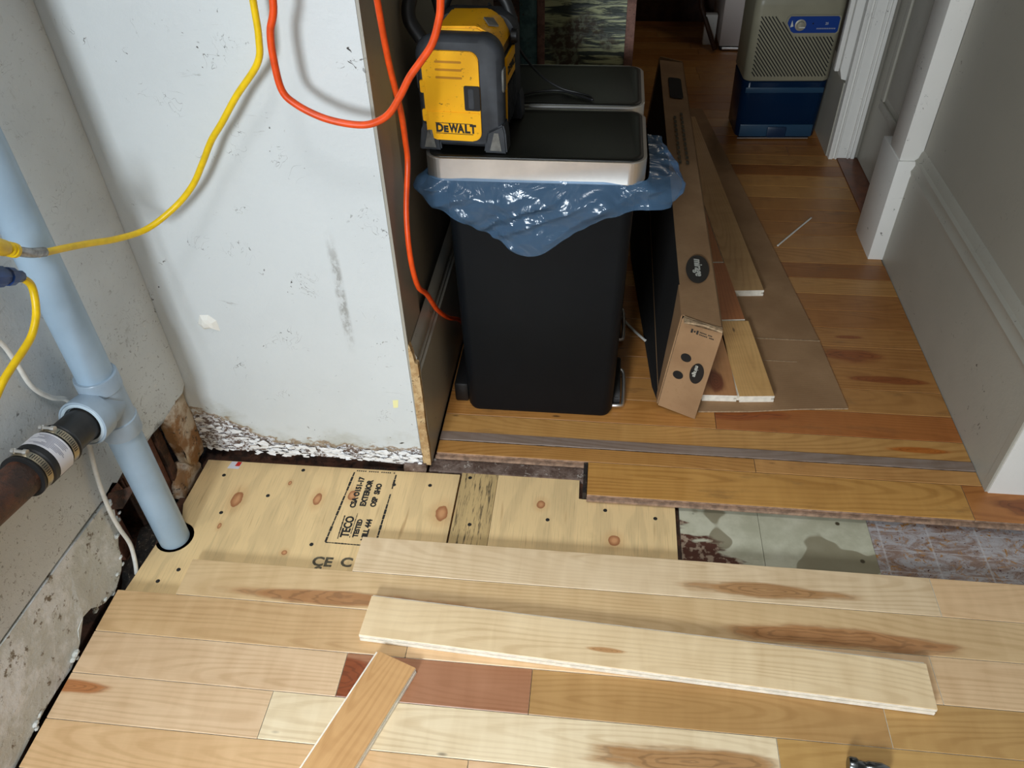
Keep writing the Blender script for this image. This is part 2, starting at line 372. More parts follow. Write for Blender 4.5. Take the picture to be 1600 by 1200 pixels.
# ------------------------------------------------------------------ object helpers
OFF = {}
def off(o): return OFF.get(o.name, Vector((0, 0, 0)))
def link(name, me, parent=None, kind=None, smooth=False, local=False, keep=False):
    """one mesh object; its origin moves to the middle of its bounding box"""
    vs = [v.co for v in me.vertices]
    if keep: c = Vector((0, 0, 0))
    else: c = Vector([(min(v[i] for v in vs)+max(v[i] for v in vs))/2 for i in range(3)])
    me.transform(Matrix.Translation(-c))
    if smooth:
        me.polygons.foreach_set('use_smooth', [True]*len(me.polygons))
    o = bpy.data.objects.new(name, me); C.objects.link(o)
    base = Vector((0, 0, 0)) if (local or parent is None) else off(parent)
    o.location = c - base
    if parent is not None: o.parent = parent
    OFF[o.name] = c if not local else c
    if kind: o['kind'] = kind
    return o
def mesh(name, V, F, mat, parent=None, kind=None, smooth=False, local=False, mats=None, fm=None):
    me = bpy.data.meshes.new(name); me.from_pydata([tuple(v) for v in V], [], F); me.update()
    for m in (mats or [mat]): me.materials.append(M[m])
    if fm:
        for p, i in zip(me.polygons, fm): p.material_index = i
    return link(name, me, parent, kind, smooth, local)
def frombm(name, bm, mat, parent=None, kind=None, smooth=False, local=False, mats=None):
    bmesh.ops.recalc_face_normals(bm, faces=bm.faces[:])
    me = bpy.data.meshes.new(name); bm.to_mesh(me); bm.free()
    for m in (mats or [mat]): me.materials.append(M[m])
    return link(name, me, parent, kind, smooth, local)
def autosmooth(o, ang=35):
    me = o.data
    bm = bmesh.new(); bm.from_mesh(me)
    for f in bm.faces: f.smooth = True
    for e in bm.edges:
        if len(e.link_faces) != 2 or e.calc_face_angle(0) > math.radians(ang): e.smooth = False
    bm.to_mesh(me); bm.free(); return o
def bm_box(bm, x0, x1, y0, y1, z0, z1, bev=0.0, seg=2):
    r = bmesh.ops.create_cube(bm, size=1)
    for v in r['verts']:
        v.co = Vector((x0+(v.co.x+.5)*(x1-x0), y0+(v.co.y+.5)*(y1-y0), z0+(v.co.z+.5)*(z1-z0)))
    if bev:
        es = list({e for v in r['verts'] for e in v.link_edges})
        bmesh.ops.bevel(bm, geom=es, offset=bev, segments=seg, affect='EDGES', profile=0.5)
def box(name, x0, x1, y0, y1, z0, z1, mat, parent=None, bev=0.0, kind=None, local=False, seg=2):
    bm = bmesh.new(); bm_box(bm, x0, x1, y0, y1, z0, z1, bev, seg)
    o = frombm(name, bm, mat, parent, kind, False, local)
    return autosmooth(o) if bev else o
AX = {'x': lambda a, u, v: (a, u, v), 'y': lambda a, u, v: (u, a, v), 'z': lambda a, u, v: (u, v, a)}
def prism(name, poly, axis, a0, a1, mat, parent=None, kind=None, local=False, mats=None, sidemat=0, bev=0, tri=False):
    """polygon (u,v) in the plane across `axis`, extruded a0..a1"""
    bm = bmesh.new(); f = AX[axis]; n = len(poly)
    A = [bm.verts.new(f(a0, *p)) for p in poly]; B = [bm.verts.new(f(a1, *p)) for p in poly]
    bm.faces.new(A); bm.faces.new(B[::-1])
    for i in range(n):
        q = bm.faces.new((A[i], B[i], B[(i+1) % n], A[(i+1) % n])); q.material_index = sidemat
    if bev:
        bmesh.ops.bevel(bm, geom=[e for e in bm.edges], offset=bev, segments=2, affect='EDGES')
    if tri: bmesh.ops.triangulate(bm, faces=[q for q in bm.faces if len(q.verts) > 4])
    o = frombm(name, bm, mat, parent, kind, False, local, mats)
    return autosmooth(o) if n > 8 or bev else o
def rrect(x0, x1, y0, y1, r, n=6):
    P = []
    for cx, cy, a in ((x1-r, y1-r, 0), (x0+r, y1-r, 90), (x0+r, y0+r, 180), (x1-r, y0+r, 270)):
        for i in range(n+1):
            t = math.radians(a+90*i/n); P.append((cx+r*math.cos(t), cy+r*math.sin(t)))
    return P
def ell(cx, cy, rx, ry, n=32, rot=0):
    o = []
    for i in range(n):
        t = 2*PI*i/n; a, b = rx*math.cos(t), ry*math.sin(t)
        o.append((cx+a*math.cos(rot)-b*math.sin(rot), cy+a*math.sin(rot)+b*math.cos(rot)))
    return o
def catmull(P, k=8):
    P = [Vector(p) for p in P]; Q = [P[0]*2-P[1]]+P+[P[-1]*2-P[-2]]; o = []
    for i in range(1, len(Q)-2):
        for j in range(k):
            t = j/k; a, b, c, d = Q[i-1:i+3]
            o.append(0.5*((2*b)+(c-a)*t+(2*a-5*b+4*c-d)*t*t+(3*b-a-3*c+d)*t**3))
    o.append(P[-1]); return o
def bm_tube(bm, pts, r, n=12, closed=False):
    rings = []; up = None
    for i, p in enumerate(pts):
        if closed: d = (pts[(i+1) % len(pts)]-pts[i-1]).normalized()
        else: d = (pts[min(i+1, len(pts)-1)]-pts[max(i-1, 0)]).normalized()
        if up is None: up = Vector((0, 0, 1)) if abs(d.z) < 0.9 else Vector((1, 0, 0))
        s = d.cross(up).normalized(); up = s.cross(d).normalized()
        rr = r[i] if isinstance(r, (list, tuple)) else r
        rings.append([bm.verts.new(p+(s*math.cos(2*PI*k/n)+up*math.sin(2*PI*k/n))*rr) for k in range(n)])
    m = len(rings)
    for i in range(m if closed else m-1):
        A, B = rings[i], rings[(i+1) % m]
        for k in range(n): bm.faces.new((A[k], A[(k+1) % n], B[(k+1) % n], B[k]))
    if not closed: bm.faces.new(rings[0][::-1]); bm.faces.new(rings[-1])
def tube(name, pts, r, mat, parent=None, n=12, k=8, local=False, smooth=True, kind=None, closed=False):
    bm = bmesh.new(); P = catmull(pts, k) if k > 1 else [Vector(p) for p in pts]
    bm_tube(bm, P, r, n, closed)
    return autosmooth(frombm(name, bm, mat, parent, kind, True, local), 60)
def lathe(name, a, b, prof, mat, parent=None, n=40, local=False, mats=None, fm=None):
    """revolve profile [(t along a->b in metres, radius)]"""
    a, b = Vector(a), Vector(b); d = (b-a).normalized()
    u = d.cross(Vector((0, 0, 1)) if abs(d.z) < .9 else Vector((1, 0, 0))).normalized(); w = d.cross(u)
    bm = bmesh.new(); R = []
    for t, r in prof: R.append([bm.verts.new(a+d*t+(u*math.cos(2*PI*k/n)+w*math.sin(2*PI*k/n))*max(r, 1e-5)) for k in range(n)])
    for i in range(len(R)-1):
        for k in range(n):
            q = bm.faces.new((R[i][k], R[i][(k+1) % n], R[i+1][(k+1) % n], R[i+1][k]))
            if fm: q.material_index = fm[i]
    if prof[0][1] > 1e-4: bm.faces.new(R[0][::-1])
    if prof[-1][1] > 1e-4: bm.faces.new(R[-1])
    return autosmooth(frombm(name, bm, mat, parent, None, True, local, mats), 35)
def thing(name, label, cat, loc=(0, 0, 0), rotz=0, group=None, rot=None):
    o = bpy.data.objects.new(name, None); C.objects.link(o); o.empty_display_size = 0.05
    o.location = loc; o.rotation_euler = rot or (0, 0, rotz); o['label'] = label; o['category'] = cat
    if group: o['group'] = group
    OFF[o.name] = Vector(loc); return o
def tag(o, label, cat, group=None):
    o['label'] = label; o['category'] = cat
    if group: o['group'] = group
    return o
def text(name, s, size, loc, rot, mat, parent, local=False, depth=0.0004, sx=1.0, bold=0.0, align='LEFT'):
    cu = bpy.data.curves.new(name, 'FONT'); cu.body = s; cu.size = size; cu.extrude = depth; cu.offset = bold
    cu.align_x = align; cu.resolution_u = 3
    t = bpy.data.objects.new(name+'_tmp', cu); C.objects.link(t)
    bpy.context.view_layer.update()
    me = bpy.data.meshes.new_from_object(t.evaluated_get(bpy.context.evaluated_depsgraph_get()))
    bpy.data.objects.remove(t)
    me.materials.clear(); me.materials.append(M[mat])
    R = rot if isinstance(rot, Matrix) else Euler(rot).to_matrix().to_4x4()
    me.transform(Matrix.Translation(loc) @ R @ Matrix.Diagonal((sx, 1, 1, 1)))
    return link(name, me, parent, None, False, local)

# ------------------------------------------------------------------ setting: walls, ceiling, floor
CEIL = 2.55
floor = box('floor', -1.3, 2.4, -2.3, 4.6, -0.16, -0.10, 'dust', kind='structure')
def structure(o): o['kind'] = 'structure'; return o
box('ceiling', -1.3, 2.4, -2.35, 4.6, CEIL, CEIL+.08, 'wall_grey', kind='structure')
box('added_passage_header', -0.36, 0.862, 1.20, 1.30, 1.98, CEIL, 'wall_grey', kind='structure')  # unseen header, added to keep ceiling bounce out of the passage
# back wall (behind the camera) with the window opening the daylight comes through
wb = box('wall_back', -1.3, -1.24, -2.35, -2.25, -0.1, CEIL, 'wall_dark', kind='structure')
box('wall_back', -0.36, 2.4, -2.35, -2.25, -0.1, CEIL, 'wall_dark', wb)
box('wall_back', -1.24, -0.36, -2.35, -2.25, -0.1, 1.0, 'wall_dark', wb)
box('wall_back', -1.24, -0.36, -2.35, -2.25, 2.0, CEIL, 'wall_dark', wb)
w1 = prism('window_1', [(-1.24, 1.0), (-.36, 1.0), (-.36, 2.0), (-1.24, 2.0)], 'y', -2.345, -2.33, 'whiteappl', kind='structure')
box('wall_room_right', 2.3, 2.4, -2.25, 1.2, -0.1, CEIL, 'wall_dark', kind='structure')
# front wall, left of the passage
wf = prism('wall_front', [(-1.06, 0.004), (-0.86, 0.010), (-0.80, 0.006), (-0.70, 0.012), (-0.6, 0.004), (-0.5, 0.001), (-0.42, -0.004), (-0.358, -0.008), (-0.360, 0.35), (-0.362, CEIL), (-1.06, CEIL)],
           'y', 1.18, 1.30, 'wall_white', kind='structure')
# old wall face of the passage, left side
box('wall_hall_left', -0.48, -0.362, 1.30, 4.5, -0.1, CEIL, 'wall_hall', kind='structure')
prism('wall_hall_left_face', [(-0.3615, 0.0), (-0.354, 0.0), (-0.3575, CEIL), (-0.3615, CEIL)], 'y', 1.1815, 1.30, 'wall_grey', wf)
bbl = prism('baseboard_left', [(-0.3535, 0.0), (-0.338, 0.0), (-0.338, 0.262), (-0.343, 0.268), (-0.341, 0.277), (-0.345, 0.284), (-0.342, 0.30), (-0.347, 0.315), (-0.3535, 0.33)],
            'y', 1.19, 3.0, 'trim_grey', kind='structure')
# broken raw end of that baseboard, bare wood facing the room
bm = bmesh.new()
pts = [(-0.356, 0.0), (-0.339, 0.0), (-0.338, 0.05), (-0.3395, 0.12), (-0.338, 0.2), (-0.339, 0.292), (-0.3445, 0.296), (-0.347, 0.318), (-0.352, 0.343), (-0.3545, 0.33), (-0.355, 0.29), (-0.3565, 0.15)]
M['brokenend'] = grime('bare_splintered_wood', (176, 140, 94), (206, 176, 130), (110, 82, 52), 40)
prism('splintered_end', pts, 'y', 1.178, 1.192, 'brokenend', bbl)

# left wall: plaster sheet with a torn lower edge, kinked behind the pipe
def strip_wall(name, poly, thick, mat, xf, parent=None, kind=None, mats=None, sub=1):
    """poly in (y,z); xf(y) gives x of the face; thickness goes to -x"""
    bm = bmesh.new()
    A = [bm.verts.new((xf(y, z), y, z)) for y, z in poly]; B = [bm.verts.new((xf(y, z)-thick, y, z)) for y, z in poly]
    fa = bm.faces.new(A); fb = bm.faces.new(B[::-1]); n = len(poly)
    for i in range(n):
        q = bm.faces.new((A[i], B[i], B[(i+1) % n], A[(i+1) % n])); q.material_index = 1 if mats else 0
    bmesh.ops.triangulate(bm, faces=[fa, fb])
    return frombm(name, bm, mat, parent, kind, False, False, mats)
XL = -0.897
xk = lambda y, z: XL if y <= 0.975 else XL+(y-0.975)/(1.18-0.975)*0.045
lw = strip_wall('wall_left', [(-1.2, 0.205), (0.30, 0.200), (0.567, 0.193), (0.646, 0.188), (0.756, 0.180), (0.84, 0.173), (0.885, 0.168), (0.90, 0.166), (0.925, 0.172), (0.935, 0.160), (0.9749, 0.164), (0.9749, CEIL), (-1.2, CEIL)],
                0.014, 'wall_left', xk, None, 'structure', ['wall_left', 'plaster'])
strip_wall('wall_left_corner', [(0.975, 0.164), (1.0, 0.158), (1.025, 0.178), (1.06, 0.172), (1.075, 0.185), (1.10, 0.176), (1.125, 0.172), (1.14, 0.188), (1.165, 0.19), (1.179, 0.205), (1.179, CEIL), (0.975, CEIL)],
           0.014, 'wall_left', xk, lw, None, ['wall_left', 'plaster'])
# lower plaster (where a baseboard was), broken off beside the pipe
lp = strip_wall('lower_plaster', [(-1.2, -0.02), (0.30, -0.016), (0.472, -0.002), (0.555, 0.006), (0.60, 0.004), (0.637, -0.003), (0.660, 0.004), (0.678, 0.013), (0.684, 0.028), (0.689, 0.038), (0.700, 0.043), (0.712, 0.046), (0.735, 0.038), (0.752, 0.018), (0.768, 0.006), (0.785, 0.002), (0.799, -0.004),
                   (0.820, 0.004), (0.838, 0.014), (0.848, 0.024), (0.853, 0.035), (0.862, 0.06), (0.880, 0.085), (0.888, 0.11), (0.896, 0.132), (0.888, 0.150), (0.877, 0.163), (0.83, 0.167), (0.756, 0.174), (0.646, 0.182), (0.567, 0.187), (0.30, 0.193), (-1.2, 0.198)],
                0.016, 'plaster', lambda y, z: -0.894+0.004*noise.noise(Vector((y*9, z*9, 0))), lw, None, ['plaster', 'plaster'])
# crumbly rim of the broken plaster
bm = bmesh.new()
for (y, z) in [(0.80, -0.002), (0.835, 0.012), (0.853, 0.035), (0.872, 0.075), (0.888, 0.10), (0.76, 0.012), (0.70, 0.04), (0.64, 0.0), (0.60, 0.006), (0.56, 0.006), (0.52, 0.002), (0.66, 0.002), (0.89, 0.15)]:
    for k in range(4):
        c = Vector((-0.896+random.uniform(-.008, .006), y+random.uniform(-.015, .015), z+random.uniform(-.004, .012)))
        r = bmesh.ops.create_icosphere(bm, subdivisions=1, radius=random.uniform(.002, .006), matrix=Matrix.Translation(c) @ Matrix.Diagonal((1, 1.6, .8, 1)))
frombm('plaster_crumbs', bm, 'plaster', lw, 'stuff')
# cavity behind the torn plaster: sheathing, studs, sill
box('cavity_sheathing', -1.06, -1.03, -0.2, 1.3, -0.1, 0.4, 'rot', lw)
box('cavity_stud', -1.03, -0.925, 0.985, 1.03, -0.1, 0.35, 'rot', lw, 0.003)
box('cavity_stud', -1.03, -0.935, 0.90, 0.942, -0.1, 0.3, 'redwood', lw, 0.003)
prism('cavity_board', [(1.045, -0.02), (1.075, -0.02), (1.075, 0.175), (1.045, 0.17)], 'x', -0.93, -0.900, 'redwood', lw)
prism('cavity_board', [(1.078, -0.03), (1.10, -0.03), (1.102, 0.178), (1.078, 0.175)], 'x', -0.925, -0.893, 'rot', lw)
prism('cavity_lath', [(0.80, 0.055), (0.97, 0.10), (0.965, 0.125), (0.80, 0.075)], 'x', -0.93, -0.924, 'redwood', lw)
box('sill_beam', -1.03, -0.93, 0.4, 1.25, -0.1, -0.045, 'rot', lw, 0.004)
# stained plaster chunk left in the corner
def lump(name, poly, x0, x1, mat, parent, amp=0.004):
    bm = bmesh.new(); n = len(poly); A = [bm.verts.new((x1, y, z)) for y, z in poly]; B = [bm.verts.new((x0, y, z)) for y, z in poly]
    fa = bm.faces.new(A); bm.faces.new(B[::-1])
    for i in range(n): bm.faces.new((A[i], B[i], B[(i+1) % n], A[(i+1) % n]))
    bmesh.ops.triangulate(bm, faces=bm.faces[:]); bmesh.ops.subdivide_edges(bm, edges=bm.edges[:], cuts=3, use_grid_fill=True)
    for v in bm.verts:
        v.co += Vector((noise.noise(v.co*60), noise.noise(v.co*60+Vector((5, 1, 2))), noise.noise(v.co*55+Vector((9, 3, 2)))))*amp
    bmesh.ops.triangulate(bm, faces=bm.faces[:])
    return frombm(name, bm, mat, parent, None, True)
lump('plaster_chunk', [(1.178, 0.20), (1.145, 0.188), (1.112, 0.178), (1.096, 0.172), (1.100, 0.095), (1.108, 0.03), (1.130, 0.008), (1.165, 0.012), (1.178, 0.03)], -0.885, -0.862, 'chunk', lw)
lump('debris', [(1.06, -0.03), (1.15, -0.03), (1.14, 0.012), (1.11, 0.03), (1.09, 0.01), (1.07, 0.0)], -0.90, -0.87, 'chunk', lw, 0.006)
lump('debris', [(0.84, -0.06), (1.06, -0.06), (1.03, -0.035), (0.95, -0.028), (0.88, -0.03)], -0.925, -0.885, 'dust', lw, 0.01)
# torn paper flap beside the pipe
mesh('torn_paper_flap', [(-0.897, 0.905, 0.165), (-0.897, 0.875, 0.150), (-0.885, 0.905, 0.120), (-0.872, 0.93, 0.138), (-0.866, 0.945, 0.150), (-0.884, 0.93, 0.150)], [(0, 1, 2), (0, 2, 5), (5, 2, 3), (5, 3, 4)], 'rot', lw)

# right side of the passage
box('wall_right', 0.862, 0.98, 1.2225, 2.11, -0.1, CEIL, 'wall_grey', kind='structure')
box('wall_front_right', 0.8495, 2.3, 1.20, 1.2215, -0.1, CEIL, 'trim_white', kind='structure')
prof = [(0.845, -0.02), (0.862, -0.02), (0.862, 0.34), (0.857, 0.335), (0.853, 0.318), (0.846, 0.312), (0.849, 0.300), (0.846, 0.290), (0.842, 0.283), (0.846, 0.270), (0.845, 0.262)]
bbr = prism('baseboard_right', prof, 'y', 1.222, 2.11, 'trim_grey', kind='structure')
prism('baseboard_end_strip', [(0.844, 0.0), (0.862, 0.0), (0.862, CEIL), (0.8495, CEIL), (0.8495, 0.35), (0.844, 0.34)], 'y', 1.203, 1.2215, 'trim_grey', bbr)
# near door casing with its plinth block
t1 = box('trim_1', 0.806, 0.862, 2.111, 2.21, 0.31, CEIL, 'trim_white', kind='structure', bev=0.002)
box('plinth_block', 0.803, 0.862, 2.105, 2.27, 0.0, 0.31, 'trim_white', t1, bev=0.002)
t2 = box('trim_2', 0.812, 0.90, 2.775, 2.795, 0.0, CEIL, 'trim_white', kind='structure')
for (a, b) in ((0.812, 0.826), (0.834, 0.84), (0.875, 0.881), (0.888, 0.90)):
    box('casing_bead', a, b, 2.767, 2.776, 0.0, CEIL, 'trim_white', t2, bev=0.0015)
box('wall_hall_right', 0.842, 0.96, 2.796, 4.5, -0.1, CEIL, 'wall_hall', kind='structure')
bbh = box('baseboard_hall', 0.808, 0.842, 2.796, 3.9, 0.0, 0.262, 'trim_grey', kind='structure')
t3 = prism('trim_3', [(0.79, 0.30), (0.80, 0.27), (0.842, 0.26), (0.842, CEIL), (0.79, CEIL)], 'y', 2.81, 2.87, 'trim_white', kind='structure')
box('casing_edge', 0.775, 0.79, 2.825, 2.85, 0.29, CEIL, 'trim_white', t3, bev=0.003)
# panelled door, closed, set back in the frame
door = box('door_1', 0.912, 0.945, 2.21, 2.775, 0.006, 2.03, 'trim_grey', kind='structure')
def panel_frame(y0, y1, z0, z1):
    bm = bmesh.new(); w = 0.028
    for a in ((y0, y1, z0, z0+w), (y0, y1, z1-w, z1), (y0, y0+w, z0+w, z1-w), (y1-w, y1, z0+w, z1-w)):
        bm_box(bm, 0.904, 0.9125, a[0], a[1], a[2], a[3], 0.003)
    autosmooth(frombm('door_panel_moulding', bm, 'trim_grey', door))
    box('door_panel', 0.907, 0.9125, y0+.05, y1-.05, z0+.05, z1-.05, 'trim_grey', door, 0.004)
panel_frame(2.30, 2.685, 0.225, 0.95); panel_frame(2.30, 2.685, 1.08, 1.92)
box('door_threshold', 0.842, 0.93, 2.216, 2.774, -0.02, 0.004, 'threshold', door, 0.002)
box('wall_right_over_door', 0.862, 0.96, 2.21, 2.775, 2.06, CEIL, 'wall_grey', kind='structure')
box('wall_far', -0.36, 0.842, 4.35, 4.45, -0.1, CEIL, 'darkwood', kind='structure')

# ------------------------------------------------------------------ floorboards (each a part of the floor)
def board_mesh(L, Wd, T, gap=0.0006, bev=0.0009, profile=False):
    y0, y1 = -Wd/2+gap, Wd/2-gap
    if profile:   # tongue on -y, groove on +y
        P = [(y0+.0, -bev), (y0+bev, 0), (y1-bev, 0), (y1, -bev), (y1, -.0075), (y1-.007, -.0078), (y1-.007, -.0117), (y1, -.0120), (y1, -T), (y0+.002, -T), (y0+.002, -.0125), (y0-.0055, -.0125), (y0-.0055, -.0070), (y0, -.0070)]
    if profile: P = [(-y, z) for y, z in P][::-1]
    else: P = [(y0, -bev), (y0+bev, 0), (y1-bev, 0), (y1, -bev), (y1, -T), (y0, -T)]
    bm = bmesh.new(); n = len(P); h = L/2-gap
    A = [bm.verts.new((-h, *p)) for p in P]; B = [bm.verts.new((h, *p)) for p in P]
    bm.faces.new(A[::-1]).material_index = 1; bm.faces.new(B).material_index = 1
    for i in range(n):
        q = bm.faces.new((A[i], A[(i+1) % n], B[(i+1) % n], B[i]))
        q.material_index = 0 if min(P[i][1], P[(i+1) % n][1]) > -bev*1.01 else 1
    return bm
def board(name, cx, cy, ztop, L, Wd, T, tone, seed, heart=(150, 100, 60), patch=None, rot=0, parent=None, mat='maple', edge='raw', profile=False, tilt=(0, 0)):
    bm = board_mesh(L, Wd, T, profile=profile)
    bmesh.ops.recalc_face_normals(bm, faces=bm.faces[:])
    me = bpy.data.meshes.new(name); bm.to_mesh(me); bm.free()
    me.materials.append(M[mat]); me.materials.append(M[edge])
    o = bpy.data.objects.new(name, me); C.objects.link(o)
    o.location = Vector((cx, cy, ztop))-(off(parent) if parent else Vector((0, 0, 0)))
    o.rotation_euler = (tilt[0], tilt[1], rot)
    if parent: o.parent = parent
    if mat == 'maple': tone = [min(246, t*1.02) for t in tone]
    o['tone'] = lin(tone); o['seed'] = float(seed); o['heart'] = lin(heart)
    p = patch or (50, 50, 0.1, 0.1)
    o['patch_centre'] = (float(p[0]-cx if not rot else p[0]), float(p[1]-cy if not rot else p[1]), 0.0)
    o['patch_size'] = (float(p[2]), float(p[3]), 1.0)
    o['patch2_centre'] = (50.0, 50.0, 0.0); o['patch2_size'] = (.1, .1, 1.0)
    if patch and len(patch) > 4: o['patch2_centre'] = (float(patch[4]-cx), float(patch[5]-cy), 0.0); o['patch2_size'] = (float(patch[6]), float(patch[7]), 1.0)
    return o
def row(y0, y1, spans, ztop=0.0, T=0.019, mat='maple', edge='raw'):
    for s in spans:
        x0, x1, tone, seed = s[:4]; heart = s[4] if len(s) > 4 else (150, 100, 60); patch = s[5] if len(s) > 5 else None
        board('floorboard', (x0+x1)/2, (y0+y1)/2, ztop, x1-x0, y1-y0, T, tone, seed, heart, patch, parent=floor, mat=mat, edge=edge)
row(.886, .971, [(-.443, .668, (224, 198, 160), 1.3, (184, 140, 94), (.365, .915, .155, .016)), (.668, 1.6, (220, 184, 140), 2.1)])
row(.803, .886, [(-.771, 1.0, (212, 180, 134), 3.2, (178, 128, 82), (.47, .822, .20, .024, -.42, .822, .24, .018)), (1.0, 1.9, (200, 162, 106), 4.4)])
row(.713, .803, [(-.888, -.30, (206, 170, 124), 5.7), (-.30, .622, (226, 190, 146), 6.1), (.622, 1.6, (220, 186, 144), 7.7)])
row(.630, .713, [(-.888, -.405, (216, 184, 146), 8.3), (-.405, -.071, (164, 114, 82), 9.1, (140, 72, 36), (-.40, .66, .06, .05)), (-.071, .52, (178, 138, 86), 10.4), (.52, 1.5, (190, 150, 92), 11.9)])
row(.546, .630, [(-.888, -.515, (218, 186, 148), 12.2, (184, 122, 74), (-.885, .605, .065, .013)), (-.515, .336, (228, 208, 172), 13.6, (176, 134, 88), (.20, .578, .15, .024)), (.336, 1.4, (188, 148, 88), 14.8)])
row(.463, .546, [(-.888, -.16, (214, 176, 130), 15.3), (-.16, .5, (216, 178, 138), 16.2), (.5, 1.3, (214, 178, 134), 17.9)])
row(.380, .463, [(-.888, .2, (214, 172, 126), 18.1), (.2, 1.2, (218, 180, 136), 19.1)])
row(.297, .380, [(-.888, -.1, (222, 186, 144), 20.1), (-.1, 1.2, (214, 176, 130), 21.1)])

# old honey-coloured floor of the passage
HY = [(176, 122, 64), (166, 110, 54), (188, 136, 74), (154, 98, 46), (180, 128, 70), (170, 116, 60)]
def hrow(y0, y1, spans): row(y0, y1, spans, 0.0, 0.019, 'oldfloor', 'rawdim')
hrow(1.122, 1.218, [(.009, .80, (200, 148, 78), 31.2), (.80, 2.25, (180, 116, 58), 32.4, (136, 78, 36), (1.02, 1.17, .16, .03))])
hrow(1.218, 1.259, [(-.334, .374, (186, 134, 72), 33.2), (.374, .844, (196, 144, 84), 34.1)])
board('worn_grey_strip', 0.255, 1.2735, 0.0015, 1.178, .028, .02, (140, 124, 112), 35, parent=floor, mat='oldfloor', edge='greyboard')
bpy.data.objects['worn_grey_strip']['tone'] = lin((142, 124, 112))
hrow(1.288, 1.347, [(-.334, .844, (198, 148, 84), 36.5, (190, 110, 40), (.75, 1.315, .08, .01))])
hrow(1.347, 1.430, [(-.334, .30, (190, 132, 68), 37.5), (.30, .844, (176, 108, 52), 38.3, (158, 84, 34), (.35, 1.40, .15, .02))])
ys = [1.430, 1.513, 1.596, 1.679, 1.759, 1.838, 1.916, 1.995, 2.074]
while ys[-1] < 4.3: ys.append(ys[-1]+.0797)
for i in range(len(ys)-1):
    a, b = ys[i], ys[i+1]; xr = .844 if b < 2.10 else .842
    rnd = random.Random(i+3); j = rnd.uniform(0.0, 0.75)
    t1c, t2c = HY[rnd.randrange(6)], HY[rnd.randrange(6)]
    pt = None
    if i == 1: pt = (.72, 1.552, .10, .012)
    if i == 2: pt = (.66, 1.637, .09, .028)
    if i == 3: pt = (.67, 1.72, .04, .008)
    h = (150, 84, 38) if pt else (150, 100, 60)
    if pt or i % 4 == 0: hrow(a, b, [(-.334, xr, t1c, 40+i*1.7, h, pt)])
    else: hrow(a, b, [(-.334, j, t1c, 40+i*1.7), (j, xr, t2c, 90+i*1.3)])
# grooved edge strip where the old floor was cut back
for (x0, x1, y) in ((-.336, .008, 1.2125), (.009, .86, 1.1165), (.86, 2.25, 1.1165)):
    box('board_tongue', x0, x1, y-.0035, y+.006, -.0125, -.0065, 'rawdim', floor, .0008)
box('cut_board_edge', .0, .0085, 1.128, 1.215, -.022, -.001, 'dust', floor)

# plywood sheets, filler strip, tiles and underlay
ply_poly = [(-.2735, .30), (-.2735, 1.172), (-.859, 1.168), (-.862, 1.035), (-.846, .992)]
pc = Vector((-.842, .948)); R0 = .039
for k in range(15):
    a = math.radians(72-k*15.5)
    ply_poly.append((pc.x+R0*math.cos(a), pc.y+R0*math.sin(a)))
ply_poly = [p for p in ply_poly if p[0] > -.8835]
ply_poly += [(-.886, .81), (-.889, .30)]
p1 = prism('plywood_sheet', ply_poly, 'z', -.019, -.030, 'ply', floor, tri=True)
p2 = prism('plywood_sheet', [(-.188, .30), (.197, .30), (.197, 1.119), (-.007, 1.125), (-.008, 1.178), (-.188, 1.178)], 'z', -.019, -.030, 'ply', floor)
p3 = prism('plywood_strip', [(-.2695, .30), (-.189, .30), (-.189, 1.178), (-.2695, 1.178)], 'z', -.019, -.030, 'plystrip', floor)
box('subfloor', -.885, .205, .29, 1.30, -.055, -.0305, 'rot', floor)
box('stained_subfloor_strip', -.345, .008, 1.1785, 1.215, -.0305, -.016, 'strip', floor)
box('subfloor', .205, 2.25, .29, 1.30, -.055, -.037, 'strip', floor)
box('subfloor', -.340, .842, 1.215, 4.35, -.06, -.0195, 'rot', floor)
box('subfloor', -1.2, 2.25, -2.25, .297, -.055, -.002, 'strip', floor)
for (x0, x1, m) in ((.207, .3705, 'vinyl'), (.3715, .5935, 'vinyl')):
    prism('vinyl_tile', [(x0, .86), (x1, .86), (x1, 1.20), (x0, 1.20)], 'z', -.0305, -.0368, m, floor)
prism('old_underlay_sheet', [(.5945, .86), (2.2, .86), (2.2, 1.20), (.5945, 1.20)], 'z', -.032, -.0368, 'glue', floor)
# screw heads on the plywood
def screw(x, y, parent, ref=[None]):
    if ref[0] is None:
        o = lathe('screw', (x, y, -.0192), (x, y, -.0150), [(0, .0001), (0, .0045), (.0006, .0042), (.0007, .0016), (.0002, .0001)], 'ink', parent, 10); ref[0] = o
        return
    o = ref[0].copy(); C.objects.link(o); o.parent = parent; o.location = Vector((x, y, -.0188))-off(parent)
for (x, y, p) in ((-.805, 1.125, p1), (-.685, 1.075, p1), (-.63, 1.155, p1), (-.55, .955, p1), (-.415, 1.13, p1), (-.80, .87, p1), (-.335, 1.135, p1),
                  (-.77, 1.02, p1), (-.25, 1.165, p3), (-.232, 1.035, p3), (-.07, 1.062, p2), (.05, 1.098, p2), (.155, 1.085, p2), (-.83, .84, p1)):
    screw(x, y, p)
